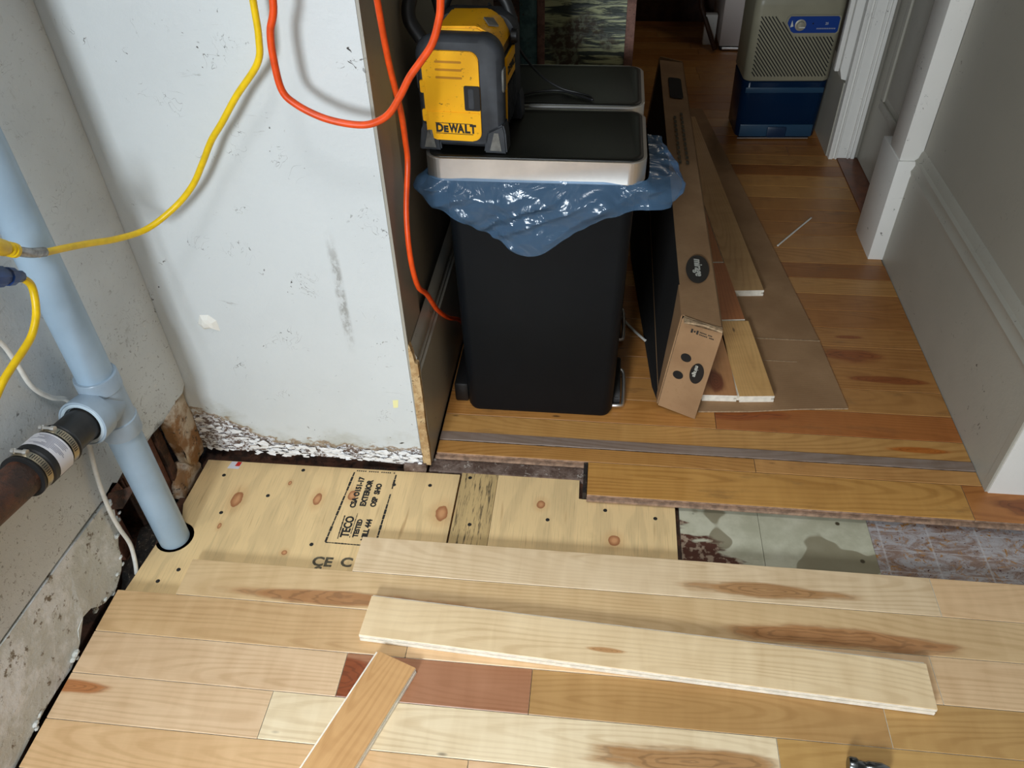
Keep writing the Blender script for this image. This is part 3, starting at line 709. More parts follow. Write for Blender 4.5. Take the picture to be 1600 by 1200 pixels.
# stamp on the plywood, read from the right-hand side
ZT = -.0188
Rz = lambda a: Euler((0, 0, a)).to_matrix().to_4x4()
for s, sz, x, y, b in (('TESTED', .0150, -.4600, .981, .0005), ('MILL 444', .0160, -.4400, .974, .0006),
                    ('CSA O151-17', .0165, -.4855, 1.058, .0006), ('EXTERIOR', .0175, -.4640, 1.064, .0006), ('OSP  SHO', .0165, -.4420, 1.064, .0006)):
    text('stamp_lettering', s, sz, (x, y, ZT), Rz(PI/2), 'ink', p1, sx=0.92, bold=b+.0003)
text('stamp_lettering', 'TECO', .0245, (-.4795, .979, ZT), Rz(PI/2), 'ink', p1, sx=.86, bold=.0009)
bm = bmesh.new()
def inkbar(xa, ya, xb, yb, w):
    n = 14
    for k in range(n):
        if random.random() < .08: continue
        t0, t1 = k/n, (k+.93)/n; d = Vector((xb-xa, yb-ya, 0)).normalized(); q = Vector((-d.y, d.x, 0))*w*.5*random.uniform(.6, 1.25)
        a = Vector((xa+(xb-xa)*t0, ya+(yb-ya)*t0, ZT)); b = Vector((xa+(xb-xa)*t1, ya+(yb-ya)*t1, ZT))
        bm.faces.new([bm.verts.new(v) for v in (a-q, b-q, b+q, a+q)])
inkbar(-.523, .964, -.512, 1.160, .0042); inkbar(-.418, .962, -.4165, 1.160, .0042); inkbar(-.523, .963, -.43, .962, .0028)
inkbar(-.500, .974, -.501, 1.036, .0030); inkbar(-.476, .974, -.475, 1.044, .0018)
for k in range(19):
    if k % 6 != 5: bm_box(bm, -.508+k*.0047, -.5048+k*.0047, 1.1625, 1.1655, -.0191, -.0188)
for k in (0, 3, 4, 5, 6, 7, 8, 13): bm_box(bm, -.492+k*.0058, -.4885+k*.0058, 1.1725, 1.1765, -.0191, -.0188)
frombm('stamp_border', bm, 'ink', p1)
text('stamp_lettering', 'CE', .030, (-.536, .905, ZT), Rz(0), 'fadedink', p1, sx=1.15, bold=.001)
text('stamp_lettering', 'C', .030, (-.478, .908, ZT), Rz(0), 'fadedink', p1, sx=1.15, bold=.001)
text('stamp_lettering', 'S. .', .026, (-.527, .8845, ZT), Rz(0), 'fadedink', p1, sx=1.3, bold=.001)
s_ = mesh('sticker', [(-.806, 1.146, ZT), (-.779, 1.146, ZT), (-.777, 1.1675, ZT), (-.802, 1.1675, ZT)], [(0, 1, 2, 3)], 'paper', p1)
mesh('sticker_print', [(-.7905, 1.154, ZT+.0003), (-.7795, 1.154, ZT+.0003), (-.778, 1.167, ZT+.0003), (-.788, 1.167, ZT+.0003)], [(0, 1, 2, 3)], 'red', s_)

# details on the front wall: crater, sticker, flakes
bm = bmesh.new(); cx, cz = -.752, .372
rim = [(-.021, -.004), (-.012, .018), (.006, .019), (.019, .006), (.020, -.020), (.004, -.014), (-.014, -.017)]
cen = bm.verts.new((cx-.001, 1.172, cz+.002)); R_ = [bm.verts.new((cx+a, 1.1798, cz+b)) for a, b in rim]; Q = [bm.verts.new((cx+a*.55, 1.1735, cz+b*.55)) for a, b in rim]
for i in range(len(rim)):
    j = (i+1) % len(rim); bm.faces.new((R_[i], R_[j], Q[j], Q[i])); bm.faces.new((Q[i], Q[j], cen))
M['filler'] = simple('white_filler', (236, 234, 226), 0.6)
frombm('filler_blob', bm, 'filler', wf)
mesh('wall_sticker', [(-.404, 1.1796, .168), (-.394, 1.1796, .170), (-.391, 1.1796, .192), (-.403, 1.1796, .190)], [(0, 1, 2, 3)], 'paleyellow', wf)
bm = bmesh.new(); rr = random.Random(5)
for k in range(210):
    x = rr.uniform(-.86, -.362); top = .036 + (.08*min(1, max(0, (-.70-x)/.13)))
    z = rr.uniform(.004, top); s = rr.uniform(.003, .010)
    c = Vector((x, 1.1792-rr.uniform(0, .003), z)); n = rr.choice((4, 5, 6)); a0 = rr.uniform(0, 6)
    vs = [bm.verts.new(c+Vector((math.cos(a0+2*PI*i/n)*s*rr.uniform(.5, 1.3)*1.5, -rr.uniform(0, .004), math.sin(a0+2*PI*i/n)*s*rr.uniform(.3, .9)))) for i in range(n)]
    bm.faces.new(vs)
M['flake'] = simple('white_paint_flake', (238, 238, 238), 0.6)
frombm('paint_flakes', bm, 'flake', wf, 'stuff')
lump('wall_corner_block', [(1.172, -.02), (1.21, -.02), (1.21, .003), (1.172, .005)], -.40, -.35, 'strip', wf, .003)

# ------------------------------------------------------------------ drain pipe with its fittings
PX, PY = -.842, .946
pipe = thing('drain_pipe', 'pale blue vertical plastic drain pipe with tee fitting in the left corner', 'pipe', (PX, PY, -.10))
lathe('pipe_lower', (PX, PY, -.10), (PX, PY, 1), [(0, .0305), (.44, .0305)], 'pvc', pipe)
lathe('pipe_upper', (PX, PY, .40), (PX, PY, 3), [(0, .0305), (2.1, .0305)], 'pvc', pipe)
tee = lathe('tee_fitting', (PX, PY, .296), (PX, PY, 1), [(0, .0306), (.0, .0355), (.002, .0362), (.034, .0362), (.036, .0345), (.105, .0345), (.107, .0362), (.134, .0362), (.136, .0350), (.136, .0306)], 'pvc2', pipe)
bd = Vector((-.012, -.262, .050)).normalized(); b0 = Vector((PX, PY, .368))
lathe('tee_branch', b0, b0+bd, [(.0, .0350), (.036, .0360), (.040, .0415), (.070, .0430), (.073, .0425), (.074, .0400), (.073, .0385), (.066, .0375), (.066, .0315), (.050, .0310)], 'pvc2', tee)
lathe('hub_lip', b0, b0+bd, [(.0655, .0384), (.0725, .0388), (.0735, .0372), (.0735, .0330), (.0655, .0315)], 'lip', tee)
lathe('tee_seam_ring', b0, b0+bd, [(.030, .0346), (.032, .0358), (.036, .0358), (.038, .0346)], 'pvc2', tee)
lathe('branch_stub', b0, b0+bd, [(.055, .0300), (.165, .0300)], 'absblack', pipe)
cp = lathe('rubber_coupling', b0, b0+bd, [(.128, .0302), (.128, .0352), (.131, .0362), (.133, .0345), (.150, .0345), (.153, .0372), (.196, .0372), (.199, .0345), (.216, .0345), (.218, .0365), (.222, .0365), (.222, .031)], 'rubber', pipe)
def clampring(t):
    c = lathe('hose_clamp', b0, b0+bd, [(t-.0065, .0346), (t-.0065, .0356), (t+.0065, .0356), (t+.0065, .0346)], 'clamp', pipe)
    u = bd.cross(Vector((0, 0, 1))).normalized(); w = u.cross(bd)
    sc = b0+bd*t+(w*.0378)+u*.002
    lathe('clamp_screw', sc-u*.012, sc+u, [(0, .0001), (0, .0045), (.006, .0048), (.007, .003), (.02, .003), (.021, .0045), (.026, .0045), (.026, .0001)], 'steel', c, 14)
    bm = bmesh.new()
    for k in range(12):
        a = math.radians(-(24+k*6))
        pt = b0+bd*t+(u*math.sin(a)+w*math.cos(a))*.0357
        Mx = Matrix.Translation(pt) @ Matrix((u*math.cos(a)-w*math.sin(a), bd, (u*math.sin(a)+w*math.cos(a)))).transposed().to_4x4() @ Matrix.Diagonal((.0012, .008, .0006, 1))
        bmesh.ops.create_cube(bm, size=1, matrix=Mx)
    frombm('clamp_slots', bm, 'ink', c)
clampring(.1425); clampring(.2075)
# label wrapped round the coupling
def wraplabel(name, t0, t1, a0, a1, r, mat, parent):
    u = bd.cross(Vector((0, 0, 1))).normalized(); w = u.cross(bd); V = []; F = []; n = 16
    for i in range(n+1):
        a = math.radians(a0+(a1-a0)*i/n); d = u*math.sin(a)+w*math.cos(a)
        V += [b0+bd*t0+d*r, b0+bd*t1+d*r]
    for i in range(n): F.append((2*i, 2*i+1, 2*i+3, 2*i+2))
    return mesh(name, V, F, mat, parent, smooth=True)
lb = wraplabel('coupling_label', .154, .186, -125, 40, .0375, 'paper', cp)
for t, a, b in ((.158, -70, 10), (.1605, -68, 5), (.163, -72, -10), (.1655, -66, 5), (.168, -40, 20), (.1705, -75, -20), (.173, -80, -25), (.1755, -70, -15), (.178, -60, 15), (.1805, -40, 0)):
    wraplabel('label_print', t, t+.0011, a, b, .03765, 'greyprint', lb)
# rusty iron pipe carries on towards the camera
q0 = b0+bd*.205
iron = tube('iron_pipe', [q0, q0+bd*.10, q0+bd*.35, q0+bd*.7], .0298, 'iron', pipe, 32, 3)
# thin white sensor cable down the wall
tag(tube('white_cable', [(-.886, .80, .66), (-.886, .847, .583), (-.886, .857, .531), (-.887, .862, .475), (-.887, .885, .43), (-.886, .912, .400), (-.885, .918, .36), (-.884, .908, .305), (-.883, .890, .25), (-.882, .879, .206), (-.882, .872, .15), (-.882, .872, .10), (-.884, .878, .045), (-.886, .87, .0), (-.888, .86, -.03)], .0042, 'whitecord', n=10),
    'dirty white cable running down the left wall behind the tee fitting', 'cable')

# ------------------------------------------------------------------ yellow and orange cords
yc = thing('yellow_extension_cord', 'long yellow extension cord curving across the white wall to the pipe', 'cord', (-.60, 1.13, .55))
YP = [(-.470, 1.12, 1.25), (-.482, 1.13, 1.10), (-.490, 1.13, .982), (-.494, 1.13, .931), (-.505, 1.13, .895), (-.549, 1.13, .847), (-.583, 1.128, .805), (-.610, 1.13, .774), (-.636, 1.13, .735), (-.665, 1.13, .695), (-.702, 1.12, .66), (-.745, 1.09, .635), (-.765, 1.035, .648), (-.776, .98, .672), (-.780, .932, .693), (-.780, .881, .715)]
tube('cord', YP, .0052, 'yellowcord', yc, 14, 8)
tube('clear_sleeve', [(-.780, .893, .711), (-.780, .868, .725), (-.781, .845, .743)], .0072, 'clear', yc, 12, 4)
lathe('plug', (-.781, .850, .739), (-.783, .78, .80), [(0, .0062), (.004, .010), (.010, .0105), (.012, .009), (.016, .0105), (.020, .009), (.024, .011), (.05, .0125), (.07, .0125)], 'yellowcord', yc, 24)
y2 = thing('yellow_cord_with_blue_plug', 'short yellow cord with blue plug hanging at the left edge', 'cord', (-.80, .80, .60))
tube('cord', [(-.800, .60, .52), (-.800, .68, .572), (-.800, .730, .596), (-.800, .765, .604), (-.800, .793, .608), (-.800, .822, .615), (-.800, .846, .632), (-.800, .860, .655), (-.800, .864, .675), (-.800, .853, .694)], .0055, 'yellowcord', y2, 14, 8)
lathe('plug', (-.800, .858, .692), (-.800, .80, .73), [(0, .006), (.004, .0085), (.018, .009), (.020, .0125), (.032, .0135), (.034, .0115), (.040, .0115), (.043, .015), (.075, .016)], 'bluecap', y2, 10)
tag(tube('orange_extension_cord', [(-.440, 1.10, 1.25), (-.445, 1.10, 1.10), (-.449, 1.10, .991), (-.462, 1.10, .95), (-.466, 1.10, .915), (-.464, 1.10, .869), (-.447, 1.10, .848), (-.414, 1.10, .830), (-.380, 1.10, .821), (-.348, 1.10, .819), (-.325, 1.10, .826), (-.307, 1.10, .839), (-.289, 1.10, .864), (-.273, 1.10, .890), (-.254, 1.10, .913), (-.237, 1.10, .935), (-.226, 1.10, .962), (-.220, 1.10, .992), (-.216, 1.10, 1.08), (-.214, 1.10, 1.2)], .0054, 'orangecord', n=14),
    'orange cord hanging in a big loop past the wall corner', 'cord')
tag(tube('orange_extension_cord', [(-.322, 1.135, 1.15), (-.322, 1.15, 1.05), (-.322, 1.16, .972), (-.325, 1.19, .88), (-.324, 1.222, .792), (-.328, 1.245, .73), (-.330, 1.250, .686), (-.3335, 1.215, .61), (-.331, 1.195, .535), (-.328, 1.21, .46), (-.325, 1.26, .405), (-.327, 1.34, .31), (-.328, 1.44, .215), (-.33, 1.56, .12), (-.33, 1.66, .02)], .0050, 'orangecord', n=14),
    'orange cord hanging down behind the black bin along the side wall', 'cord')

# ------------------------------------------------------------------ pedal bins
def lerp(a, b, t): return a+(b-a)*t
def pedal_bin(yf, label):
    t = thing('pedal_bin', label, 'bin', (-.115, yf+.115, 0))
    bm = bmesh.new(); rings = []
    for (z, hw, hd, r) in ((.004, .160, .100, .020), (.0, .166, .106, .022), (.012, .1705, .110, .024), (.30, .176, .111, .024), (.60, .182, .112, .024)):
        rings.append([bm.verts.new((-.112+x, yf+.115+y, z)) for x, y in rrect(-hw, hw, -hd, hd, r)])
    n = len(rings[0])
    for a in range(len(rings)-1):
        for i in range(n): bm.faces.new((rings[a][i], rings[a][(i+1) % n], rings[a+1][(i+1) % n], rings[a+1][i]))
    bm.faces.new(rings[0][::-1]); bm.faces.new(rings[-1])
    autosmooth(frombm('body', bm, 'bin', t))
    cx, cy = -.120, yf+.105
    lid = prism('lid_band', rrect(cx-.205, cx+.205, cy-.118, cy+.118, .032, 8), 'z', .606, .650, 'steel', t, bev=.0015)
    bm = bmesh.new(); rg = []
    for z, ins in ((.648, .006), (.6512, .0065), (.6525, .009), (.6525, .016), (.6510, .019)):
        rg.append([bm.verts.new((x, y, z)) for x, y in rrect(cx-.205+ins, cx+.205-ins, cy-.118+ins, cy+.118-ins, .032-min(ins, .012), 8)])
    n = len(rg[0])
    for a in range(len(rg)-1):
        for i in range(n): bm.faces.new((rg[a][i], rg[a][(i+1) % n], rg[a+1][(i+1) % n], rg[a+1][i]))
    bm.faces.new(rg[0][::-1]); bm.faces.new(rg[-1])
    autosmooth(frombm('lid_top', bm, 'binlid', t))
    # pedal loop on the right-hand side and the hinge foot on the left
    x0, x1 = .052, .084; ya, yb = yf+.035, yf+.135
    pts = [Vector((x, y, .012+.030*max(0, (y-yf-.08))/.06)) for x, y in ((x0, ya), (x1-.01, ya), (x1, ya+.012), (x1, yb-.012), (x1-.01, yb), (x0, yb))]
    tube('pedal', pts, .0045, 'steel', t, 10, 3)
    prism('pedal_housing', [(yf+.04, .004), (yf+.17, .004), (yf+.165, .055), (yf+.15, .062), (yf+.06, .038), (yf+.045, .026)], 'x', .055, .076, 'black', t, bev=.003)
    box('hinge_foot', -.318, -.284, yf+.03, yf+.19, .002, .058, 'black', t, .006)
    return t
pedal_bin(1.360, 'black step bin with steel lid band, blue bag and yellow radio on it')
pedal_bin(1.612, 'black step bin standing behind the one with the blue bag, black wire on its lid')

# bin bag: crinkled sheet falling from under the lid
def bag():
    path = [(-.328, 1.50), (-.330, 1.42), (-.329, 1.372), (-.322, 1.352), (-.29, 1.345), (-.21, 1.342), (-.13, 1.340), (-.04, 1.342), (.03, 1.344), (.075, 1.350), (.092, 1.362), (.097, 1.40), (.098, 1.47), (.096, 1.56)]
    bot = [.585, .580, .580, .573, .547, .507, .462, .515, .553, .560, .562, .575, .59, .60]
    outw = [0, .0, .004, .004, .006, .008, .008, .008, .008, .016, .040, .050, .045, .02]
    P = catmull([(a, b, c) for (a, b), c in zip(path, bot)], 14); O = catmull([(o, 0, 0) for o in outw], 14)
    n = len(P); m = 26; V = []; F = []
    cen = Vector((-.12, 1.47, 0))
    for i, p in enumerate(P):
        d = P[min(i+1, n-1)]-P[max(i-1, 0)]; d.z = 0; nrm = Vector((d.y, -d.x, 0)).normalized()
        for j in range(m+1):
            t = j/m; z = lerp(.612, p.z, t)
            o = O[i].x*math.sin(min(1, t*1.15)*PI*.62)
            q = Vector((p.x, p.y, z))+nrm*(o-.004)
            a = noise.noise(Vector((q.x*11+q.z*16, q.y*11, q.z*9)))
            b = abs(noise.noise(Vector((q.x*16-q.z*26+3, q.y*16, q.z*10+4)))); c = abs(noise.noise(Vector((q.x*30+q.z*34, q.y*30, q.z*22))))
            amp = min(1, t*3)
            q += nrm*(amp*(a*.020+(.5-b)*.020+(.5-c)*.006)+.007*amp)
            q.z += amp*.004*noise.noise(Vector((q.x*40, q.y*40, 9)))
            V.append(q)
    for i in range(n-1):
        for j in range(m): F.append((i*(m+1)+j, (i+1)*(m+1)+j, (i+1)*(m+1)+j+1, i*(m+1)+j+1))
    o = mesh('bin_bag', V, F, 'bag', smooth=False)
    autosmooth(o, 22)
    return tag(o, 'crinkled translucent blue bin bag spilling out under the front bin lid', 'bag')
bag()

# ------------------------------------------------------------------ yellow and black jobsite radio on the front lid
rad = thing('jobsite_radio', 'yellow and black jobsite radio standing on the front bin lid', 'radio', (-.247, 1.468, .6526), math.radians(-4.5))
HW, HL, HH = .078, .094, .205
box('core', -.066, .066, -.075, .075, .020, .178, 'black', rad, .012, local=True)
def endcap(s):
    y0, y1 = (-HL, -HL+.045) if s < 0 else (HL-.045, HL)
    bm = bmesh.new(); f = AX['y']
    outer = rrect(-HW, HW, .006, HH, .038, 8); n = len(outer)
    ins = [(0, y0 if s < 0 else y1, .010), (1, lerp(y0, y1, .12) if s < 0 else lerp(y1, y0, .12), .003), (2, lerp(y0, y1, .30) if s < 0 else lerp(y1, y0, .30), 0), (3, y1 if s < 0 else y0, .004)]
    R = []
    for _, y, i in ins:
        pts = rrect(-HW+i, HW-i, .006+i, HH-i, .038-i*.5, 8); R.append([bm.verts.new((a, y, b)) for a, b in pts])
    for a in range(3):
        for k in range(n): bm.faces.new((R[a][k], R[a][(k+1) % n], R[a+1][(k+1) % n], R[a+1][k]))
    bm.faces.new(R[0]); bm.faces.new(R[-1][::-1])
    return autosmooth(frombm('rubber_end_cap', bm, 'rubbergrey', rad, None, True, True))
ec = endcap(-1); endcap(1)
dr = prism('battery_door', rrect(-.064, .038, .022, .182, .017, 6), 'y', -HL-.0045, -HL+.006, 'yellow', rad, local=True, bev=.0014)
def dpart(name, poly, y0, y1, mat, bev=0): 
    o = prism(name, [(a, b) for a, b in poly], 'y', y0, y1, mat, rad, local=True, bev=bev); o.parent = dr; o.location = o.location-dr.location; return o
dpart('door_latch', rrect(.010, .0385, .080, .124, .002, 2), -HL-.0070, -HL-.003, 'black', .0008)
dpart('latch_grip', rrect(.018, .028, .084, .120, .002, 2), -HL-.0085, -HL-.006, 'rubbergrey', .0008)
for k in range(3): dpart('door_groove', rrect(-.040, .008, .1615-k*.0135, .1655-k*.0135, .0015, 2), -HL-.0050, -HL-.0040, 'groove', .0004)
dpart('door_ridge', rrect(-.062, .036, .0735, .0755, .0008, 2), -HL-.0062, -HL-.004, 'yellow', .0003)
for z in (.066, .118): dpart('door_hinge', rrect(-.070, -.060, z-.010, z+.012, .002, 2), -HL-.005, -HL+.002, 'yellow', .0006)
RX = Euler((PI/2, 0, 0)).to_matrix().to_4x4()
wx = -.0465
for ch_, sz in (('D', .0215), ('E', .0160), ('W', .0215), ('A', .0215), ('L', .0215), ('T', .0215)):
    o = text('door_lettering', ch_, sz, (0, -HL-.0048, .0370), RX, 'ink', rad, True, .0003, 1.0, .0010)
    w_ = max(v.co.x for v in o.data.vertices)-min(v.co.x for v in o.data.vertices); h_ = max(v.co.z for v in o.data.vertices)-min(v.co.z for v in o.data.vertices)
    tw = {'D': .0135, 'E': .0088, 'W': .0178, 'A': .0135, 'L': .0100, 'T': .0118}[ch_]
    if ch_ == 'A': wx -= .0030
    if ch_ == 'T': wx -= .0014
    o.scale = (tw/w_, 1, 1); o.parent = dr; o.location = Vector((wx+tw/2, -HL-.0050, .0370+h_/2))-dr.location
    wx += tw+.0008
bm = bmesh.new(); bm_box(bm, -.0475, .0225, -HL-.0052, -HL-.004, .0345, .0354); bm_box(bm, -.0475, .0225, -HL-.0052, -HL-.004, .0540, .0549)
q = frombm('lettering_lines', bm, 'ink', rad, local=True); q.parent = dr; q.location = q.location-dr.location
# yellow top shell with diamond badge
prof = [(-.060, .150), (-.060, .186), (-.040, .207), (.028, .209), (.052, .196), (.066, .170), (.066, .150)]
tp = prism('top_shell', prof, 'y', -.052, .055, 'yellow', rad, local=True, bev=.003)
bm = bmesh.new()
for a in ((0, 1),):
    d1 = [bm.verts.new(p) for p in ((.030, -.008, .2095), (.043, -.026, .2025), (.056, -.006, .1955), (.043, .012, .2025))]
    d2 = [bm.verts.new(v.co+Vector((.001, 0, .0025))) for v in d1]
    bm.faces.new(d1[::-1]); bm.faces.new(d2)
    for i in range(4): bm.faces.new((d1[i], d1[(i+1) % 4], d2[(i+1) % 4], d2[i]))
frombm('badge', bm, 'greyplug', rad, local=True)
# speaker side (right): logo band, grille bars, yellow edge strip
box('speaker_panel', .062, .070, -.048, .052, .020, .150, 'black', rad, .003, local=True)
bm = bmesh.new()
for k in range(7): bm_box(bm, .070, .0735, -.046+k*.014, -.041+k*.014, .026, .096)
frombm('speaker_grille', bm, 'rubbergrey', rad, None, False, True)
prism('yellow_edge_strip', [(-.0475, .020), (-.040, .020), (-.034, .110), (-.044, .126)], 'x', .070, .0755, 'yellow', rad, local=True)
lp_ = prism('side_logo_plate', [(-.030, .104), (.046, .104), (.050, .148), (-.026, .148)], 'x', .070, .0745, 'yellow', rad, local=True)
tx = text('side_lettering', 'DEWALT', .020, (.0748, -.024, .118), Euler((PI/2, 0, PI/2)).to_matrix().to_4x4(), 'ink', rad, True, .0004, .9, .0006)
for (x, y) in ((-.062, -.078), (.062, -.078), (-.062, .078), (.062, .078)):
    s = 1 if x > 0 else -1
    f_ = prism('foot', [(x-.022*1, 0), (x+.022, 0), (x+.020, .040), (x+.012*s+.004, .056), (x-.014, .040)], 'y', y-.019, y+.019, 'rubbergrey', rad, local=True, bev=.003)
    if y < 0:
        z_ = prism('foot_insert', [(x-.010, .006), (x+.012, .006), (x+.007, .040), (x-.001, .040)], 'y', y-.0205, y-.018, 'greyplug', rad, local=True); z_.parent = f_; z_.location = z_.location-f_.location
for x in (.0705, -.0705):
    prism('cap_insert', rrect(-.086, -.062, .108, .150, .006, 3), 'x', x-.008, x+.0085, 'greyplug' if x > 0 else 'rubbergrey', rad, local=True, bev=.001)
tube('carry_handle', [(-.074, -.050, .185), (-.092, -.050, .215), (-.094, -.035, .240), (-.088, .0, .262), (-.082, .04, .262), (-.078, .072, .235), (-.070, .080, .19)], .0125, 'rubber', rad, 14, 6, True)
tube('rear_bar', [(-.070, .080, .19), (-.05, .085, .225), (.0, .088, .238), (.045, .085, .222), (.066, .080, .18)], .010, 'rubber', rad, 14, 6, True)
lathe('dial_knob', (.070, .045, .165), (1, .045, .165), [(0, .001), (0, .013), (.010, .012), (.012, .009), (.012, .001)], 'black', rad, 20, True)
tag(tube('black_power_wire', [(-.22, 1.55, .86), (-.19, 1.60, .80), (-.165, 1.63, .74), (-.13, 1.655, .69), (-.09, 1.66, .664), (-.055, 1.655, .657), (-.030, 1.64, .6555), (-.022, 1.622, .6555), (-.040, 1.634, .6555), (-.09, 1.668, .6555), (-.14, 1.66, .6555), (-.17, 1.64, .6555)], .0026, 'rubber', n=8),
    'thin black wire trailing from the radio over the rear bin lid', 'wire')

# ------------------------------------------------------------------ weathered painted board behind the bins
bd_ = thing('weathered_board', 'weathered crackled teal and brown painted board standing behind the bins', 'panel', (-.12, 2.21, 0))
box('panel', -.165, .048, 2.20, 2.222, .0, 1.30, 'crackle', bd_)
box('edge_strip', .048, .072, 2.192, 2.228, .0, 1.30, 'pinkwood', bd_, .002)
box('middle_strip', -.185, -.165, 2.194, 2.226, .0, 1.30, 'pinkwood', bd_, .002)
box('teal_strip', -.232, -.185, 2.198, 2.222, .0, 1.30, 'teal', bd_, .002)
box('dark_strip', -.30, -.232, 2.198, 2.224, .0, 1.30, 'rot', bd_, .002)

# ------------------------------------------------------------------ flooring carton, tilted, open on the left
tilt = math.radians(6); A0 = Vector((.252, 0, .001))
def bx(u, w): # u across from right-bottom corner to left, w up
    return (.252-u*math.cos(tilt)+w*math.sin(tilt), .001+u*math.sin(tilt)+w*math.cos(tilt))
LB = 1.380; LE = 2.97; YK = .38
carton = thing('flooring_carton', 'long open cardboard flooring carton standing on edge beside the bins', 'carton', (.21, 2.1, 0))
def cpanel(name, u0, w0, u1, w1, y0, y1, mat='card', th=.003):
    a = bx(u0, w0); b = bx(u1, w1); d = Vector((b[0]-a[0], b[1]-a[1])); nn = Vector((-d.y, d.x)).normalized()*th
    P = [a, b, (b[0]+nn.x, b[1]+nn.y), (a[0]+nn.x, a[1]+nn.y)]; U = [u0, u1, u1, u0]
    V = [(p[0], y0+u*YK, p[1]) for p, u in zip(P, U)]+[(p[0], y1, p[1]) for p in P]
    return mesh(name, V, [(0, 1, 2, 3), (7, 6, 5, 4), (0, 4, 5, 1), (1, 5, 6, 2), (2, 6, 7, 3), (3, 7, 4, 0)], mat, carton)
def cpanel_old(name, u0, w0, u1, w1, y0, y1, mat='card', th=.003):
    a = bx(u0, w0); b = bx(u1, w1); d = Vector((b[0]-a[0], b[1]-a[1])); nn = Vector((-d.y, d.x)).normalized()*th
    return prism(name, [a, b, (b[0]+nn.x, b[1]+nn.y), (a[0]+nn.x, a[1]+nn.y)], 'y', y0, y1, mat, carton)
HB = .262; WB = .085
cpanel('right_side', 0.0, 0, 0.0, HB, LB+.004, LE)
tpn = cpanel('top_side', 0.0, HB, WB, HB, LB+.004, LE)
cpanel('bottom_side', WB, 0.003, 0, 0.003, LB+.004, LE)
def cend(name, y0, y1):
    P = [bx(0, 0), bx(0, HB-.008), bx(.003, HB+.002), bx(WB-.004, HB+.002), bx(WB, HB-.008), bx(WB, 0)]
    U = [0, 0, .003, WB-.004, WB, WB]; n = 6
    V = [(p[0], y0+u*YK, p[1]) for p, u in zip(P, U)]+[(p[0], y1+u*YK, p[1]) for p, u in zip(P, U)]
    return mesh(name, V, [tuple(range(n)), tuple(range(2*n-1, n-1, -1))]+[(i, i+n, (i+1) % n+n, (i+1) % n) for i in range(n)], None, carton, mats=['card', 'cardedge'], fm=[0, 0]+[1]*n)
ef = cend('end_flap', LB-.006, LB-.002); cend('end_flap', LE, LE+.004)
cpanel('flap_lip', 0.002, HB+.001, WB-.002, HB+.003, LB-.010, LB+.006, 'cardedge', .004)
# gusset that is left of the opened side, and the folded-out lower flap
gx = [bx(WB, 0), bx(WB, HB)]
V = []; 
for (w, y) in ((0, LB+.032), (HB, LB+.032), (HB, LB+.15), (.20, LB+.12), (.08, LB+.085), (0, LB+.06)):
    a = bx(WB, w); V.append((a[0], y, a[1]))
V += [(v[0]-.003, v[1], v[2]) for v in V]; n = 6
mesh('left_gusset', V, [tuple(range(6)), tuple(range(11, 5, -1))]+[(i, i+6, (i+1) % 6+6, (i+1) % 6) for i in range(6)], 'card', carton)
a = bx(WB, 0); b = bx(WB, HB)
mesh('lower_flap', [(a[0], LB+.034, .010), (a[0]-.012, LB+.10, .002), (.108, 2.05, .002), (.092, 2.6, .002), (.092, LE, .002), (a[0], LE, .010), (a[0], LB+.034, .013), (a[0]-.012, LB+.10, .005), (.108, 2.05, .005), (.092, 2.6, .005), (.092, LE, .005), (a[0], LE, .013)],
     [(0, 1, 2, 3, 4, 5), (11, 10, 9, 8, 7, 6)]+[(i, i+6, (i+1) % 6+6, (i+1) % 6) for i in range(6)], 'dark', carton)  # flap coloured black for the shade between bins and carton
cpanel('interior_shade_panel', WB-.004, .004, WB-.004, HB-.004, LB+.02, LE-.01, 'dark')  # black panel standing in for shade inside the open carton
# print on the end: holes, oval badge, little flag and two lines
def onend(name, poly, mat, y=LB-.0065, th=.0008): 
    n = len(poly); V = [(bx(u, w)[0], y-th+u*YK, bx(u, w)[1]) for u, w in poly]+[(bx(u, w)[0], y+u*YK, bx(u, w)[1]) for u, w in poly]
    return mesh(name, V, [tuple(range(n)), tuple(range(2*n-1, n-1, -1))]+[(i, i+n, (i+1) % n+n, (i+1) % n) for i in range(n)], mat, carton)
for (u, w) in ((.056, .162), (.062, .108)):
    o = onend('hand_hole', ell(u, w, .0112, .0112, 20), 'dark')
def rotm(base_rot, ang): return base_rot @ Rz(ang)
def badge(cx, cz):
    # rings of letters on an oval, lettering runs upward
    pass
ob = onend('oval_badge', ell(.0255, .130, .0145, .0290, 32), 'black', th=.0010)
p0 = bx(.0315, .109)
t_ = text('badge_lettering', 'mirage', .0125, (p0[0]+.0030, LB-.0100+.0290*YK, p0[1]+.046), Rz(-math.atan(YK)) @ RX @ Rz(-PI/2-tilt), 'whiteprint', carton, bold=.0002, depth=.0002)
p0 = bx(.058, .238)
fl = bmesh.new()
for u0, u1, w0, w1 in ((.062, .058, .232, .242), (.0505, .0465, .232, .242), (.056, .0525, .235, .239)):
    pp = [(bx(u, w), u) for u, w in ((u0, w0), (u1, w0), (u1, w1), (u0, w1))]; vs = [fl.verts.new((p[0], LB-.0072+u*YK, p[1])) for p, u in pp]; fl.faces.new(vs)
for w0, w1, ue in ((.2385, .241, .018), (.2325, .2350, .013)):
    u0 = .044; nseg = 9
    for k in range(nseg):
        if k == 5: continue
        ua = lerp(u0, ue, k/nseg); ub = lerp(u0, ue, (k+.82)/nseg)
        pp = [(bx(u, w), u) for u, w in ((ua, w0), (ub, w0), (ub, w1), (ua, w1))]; vs = [fl.verts.new((p[0], LB-.0072+u*YK, p[1])) for p, u in pp]; fl.faces.new(vs)
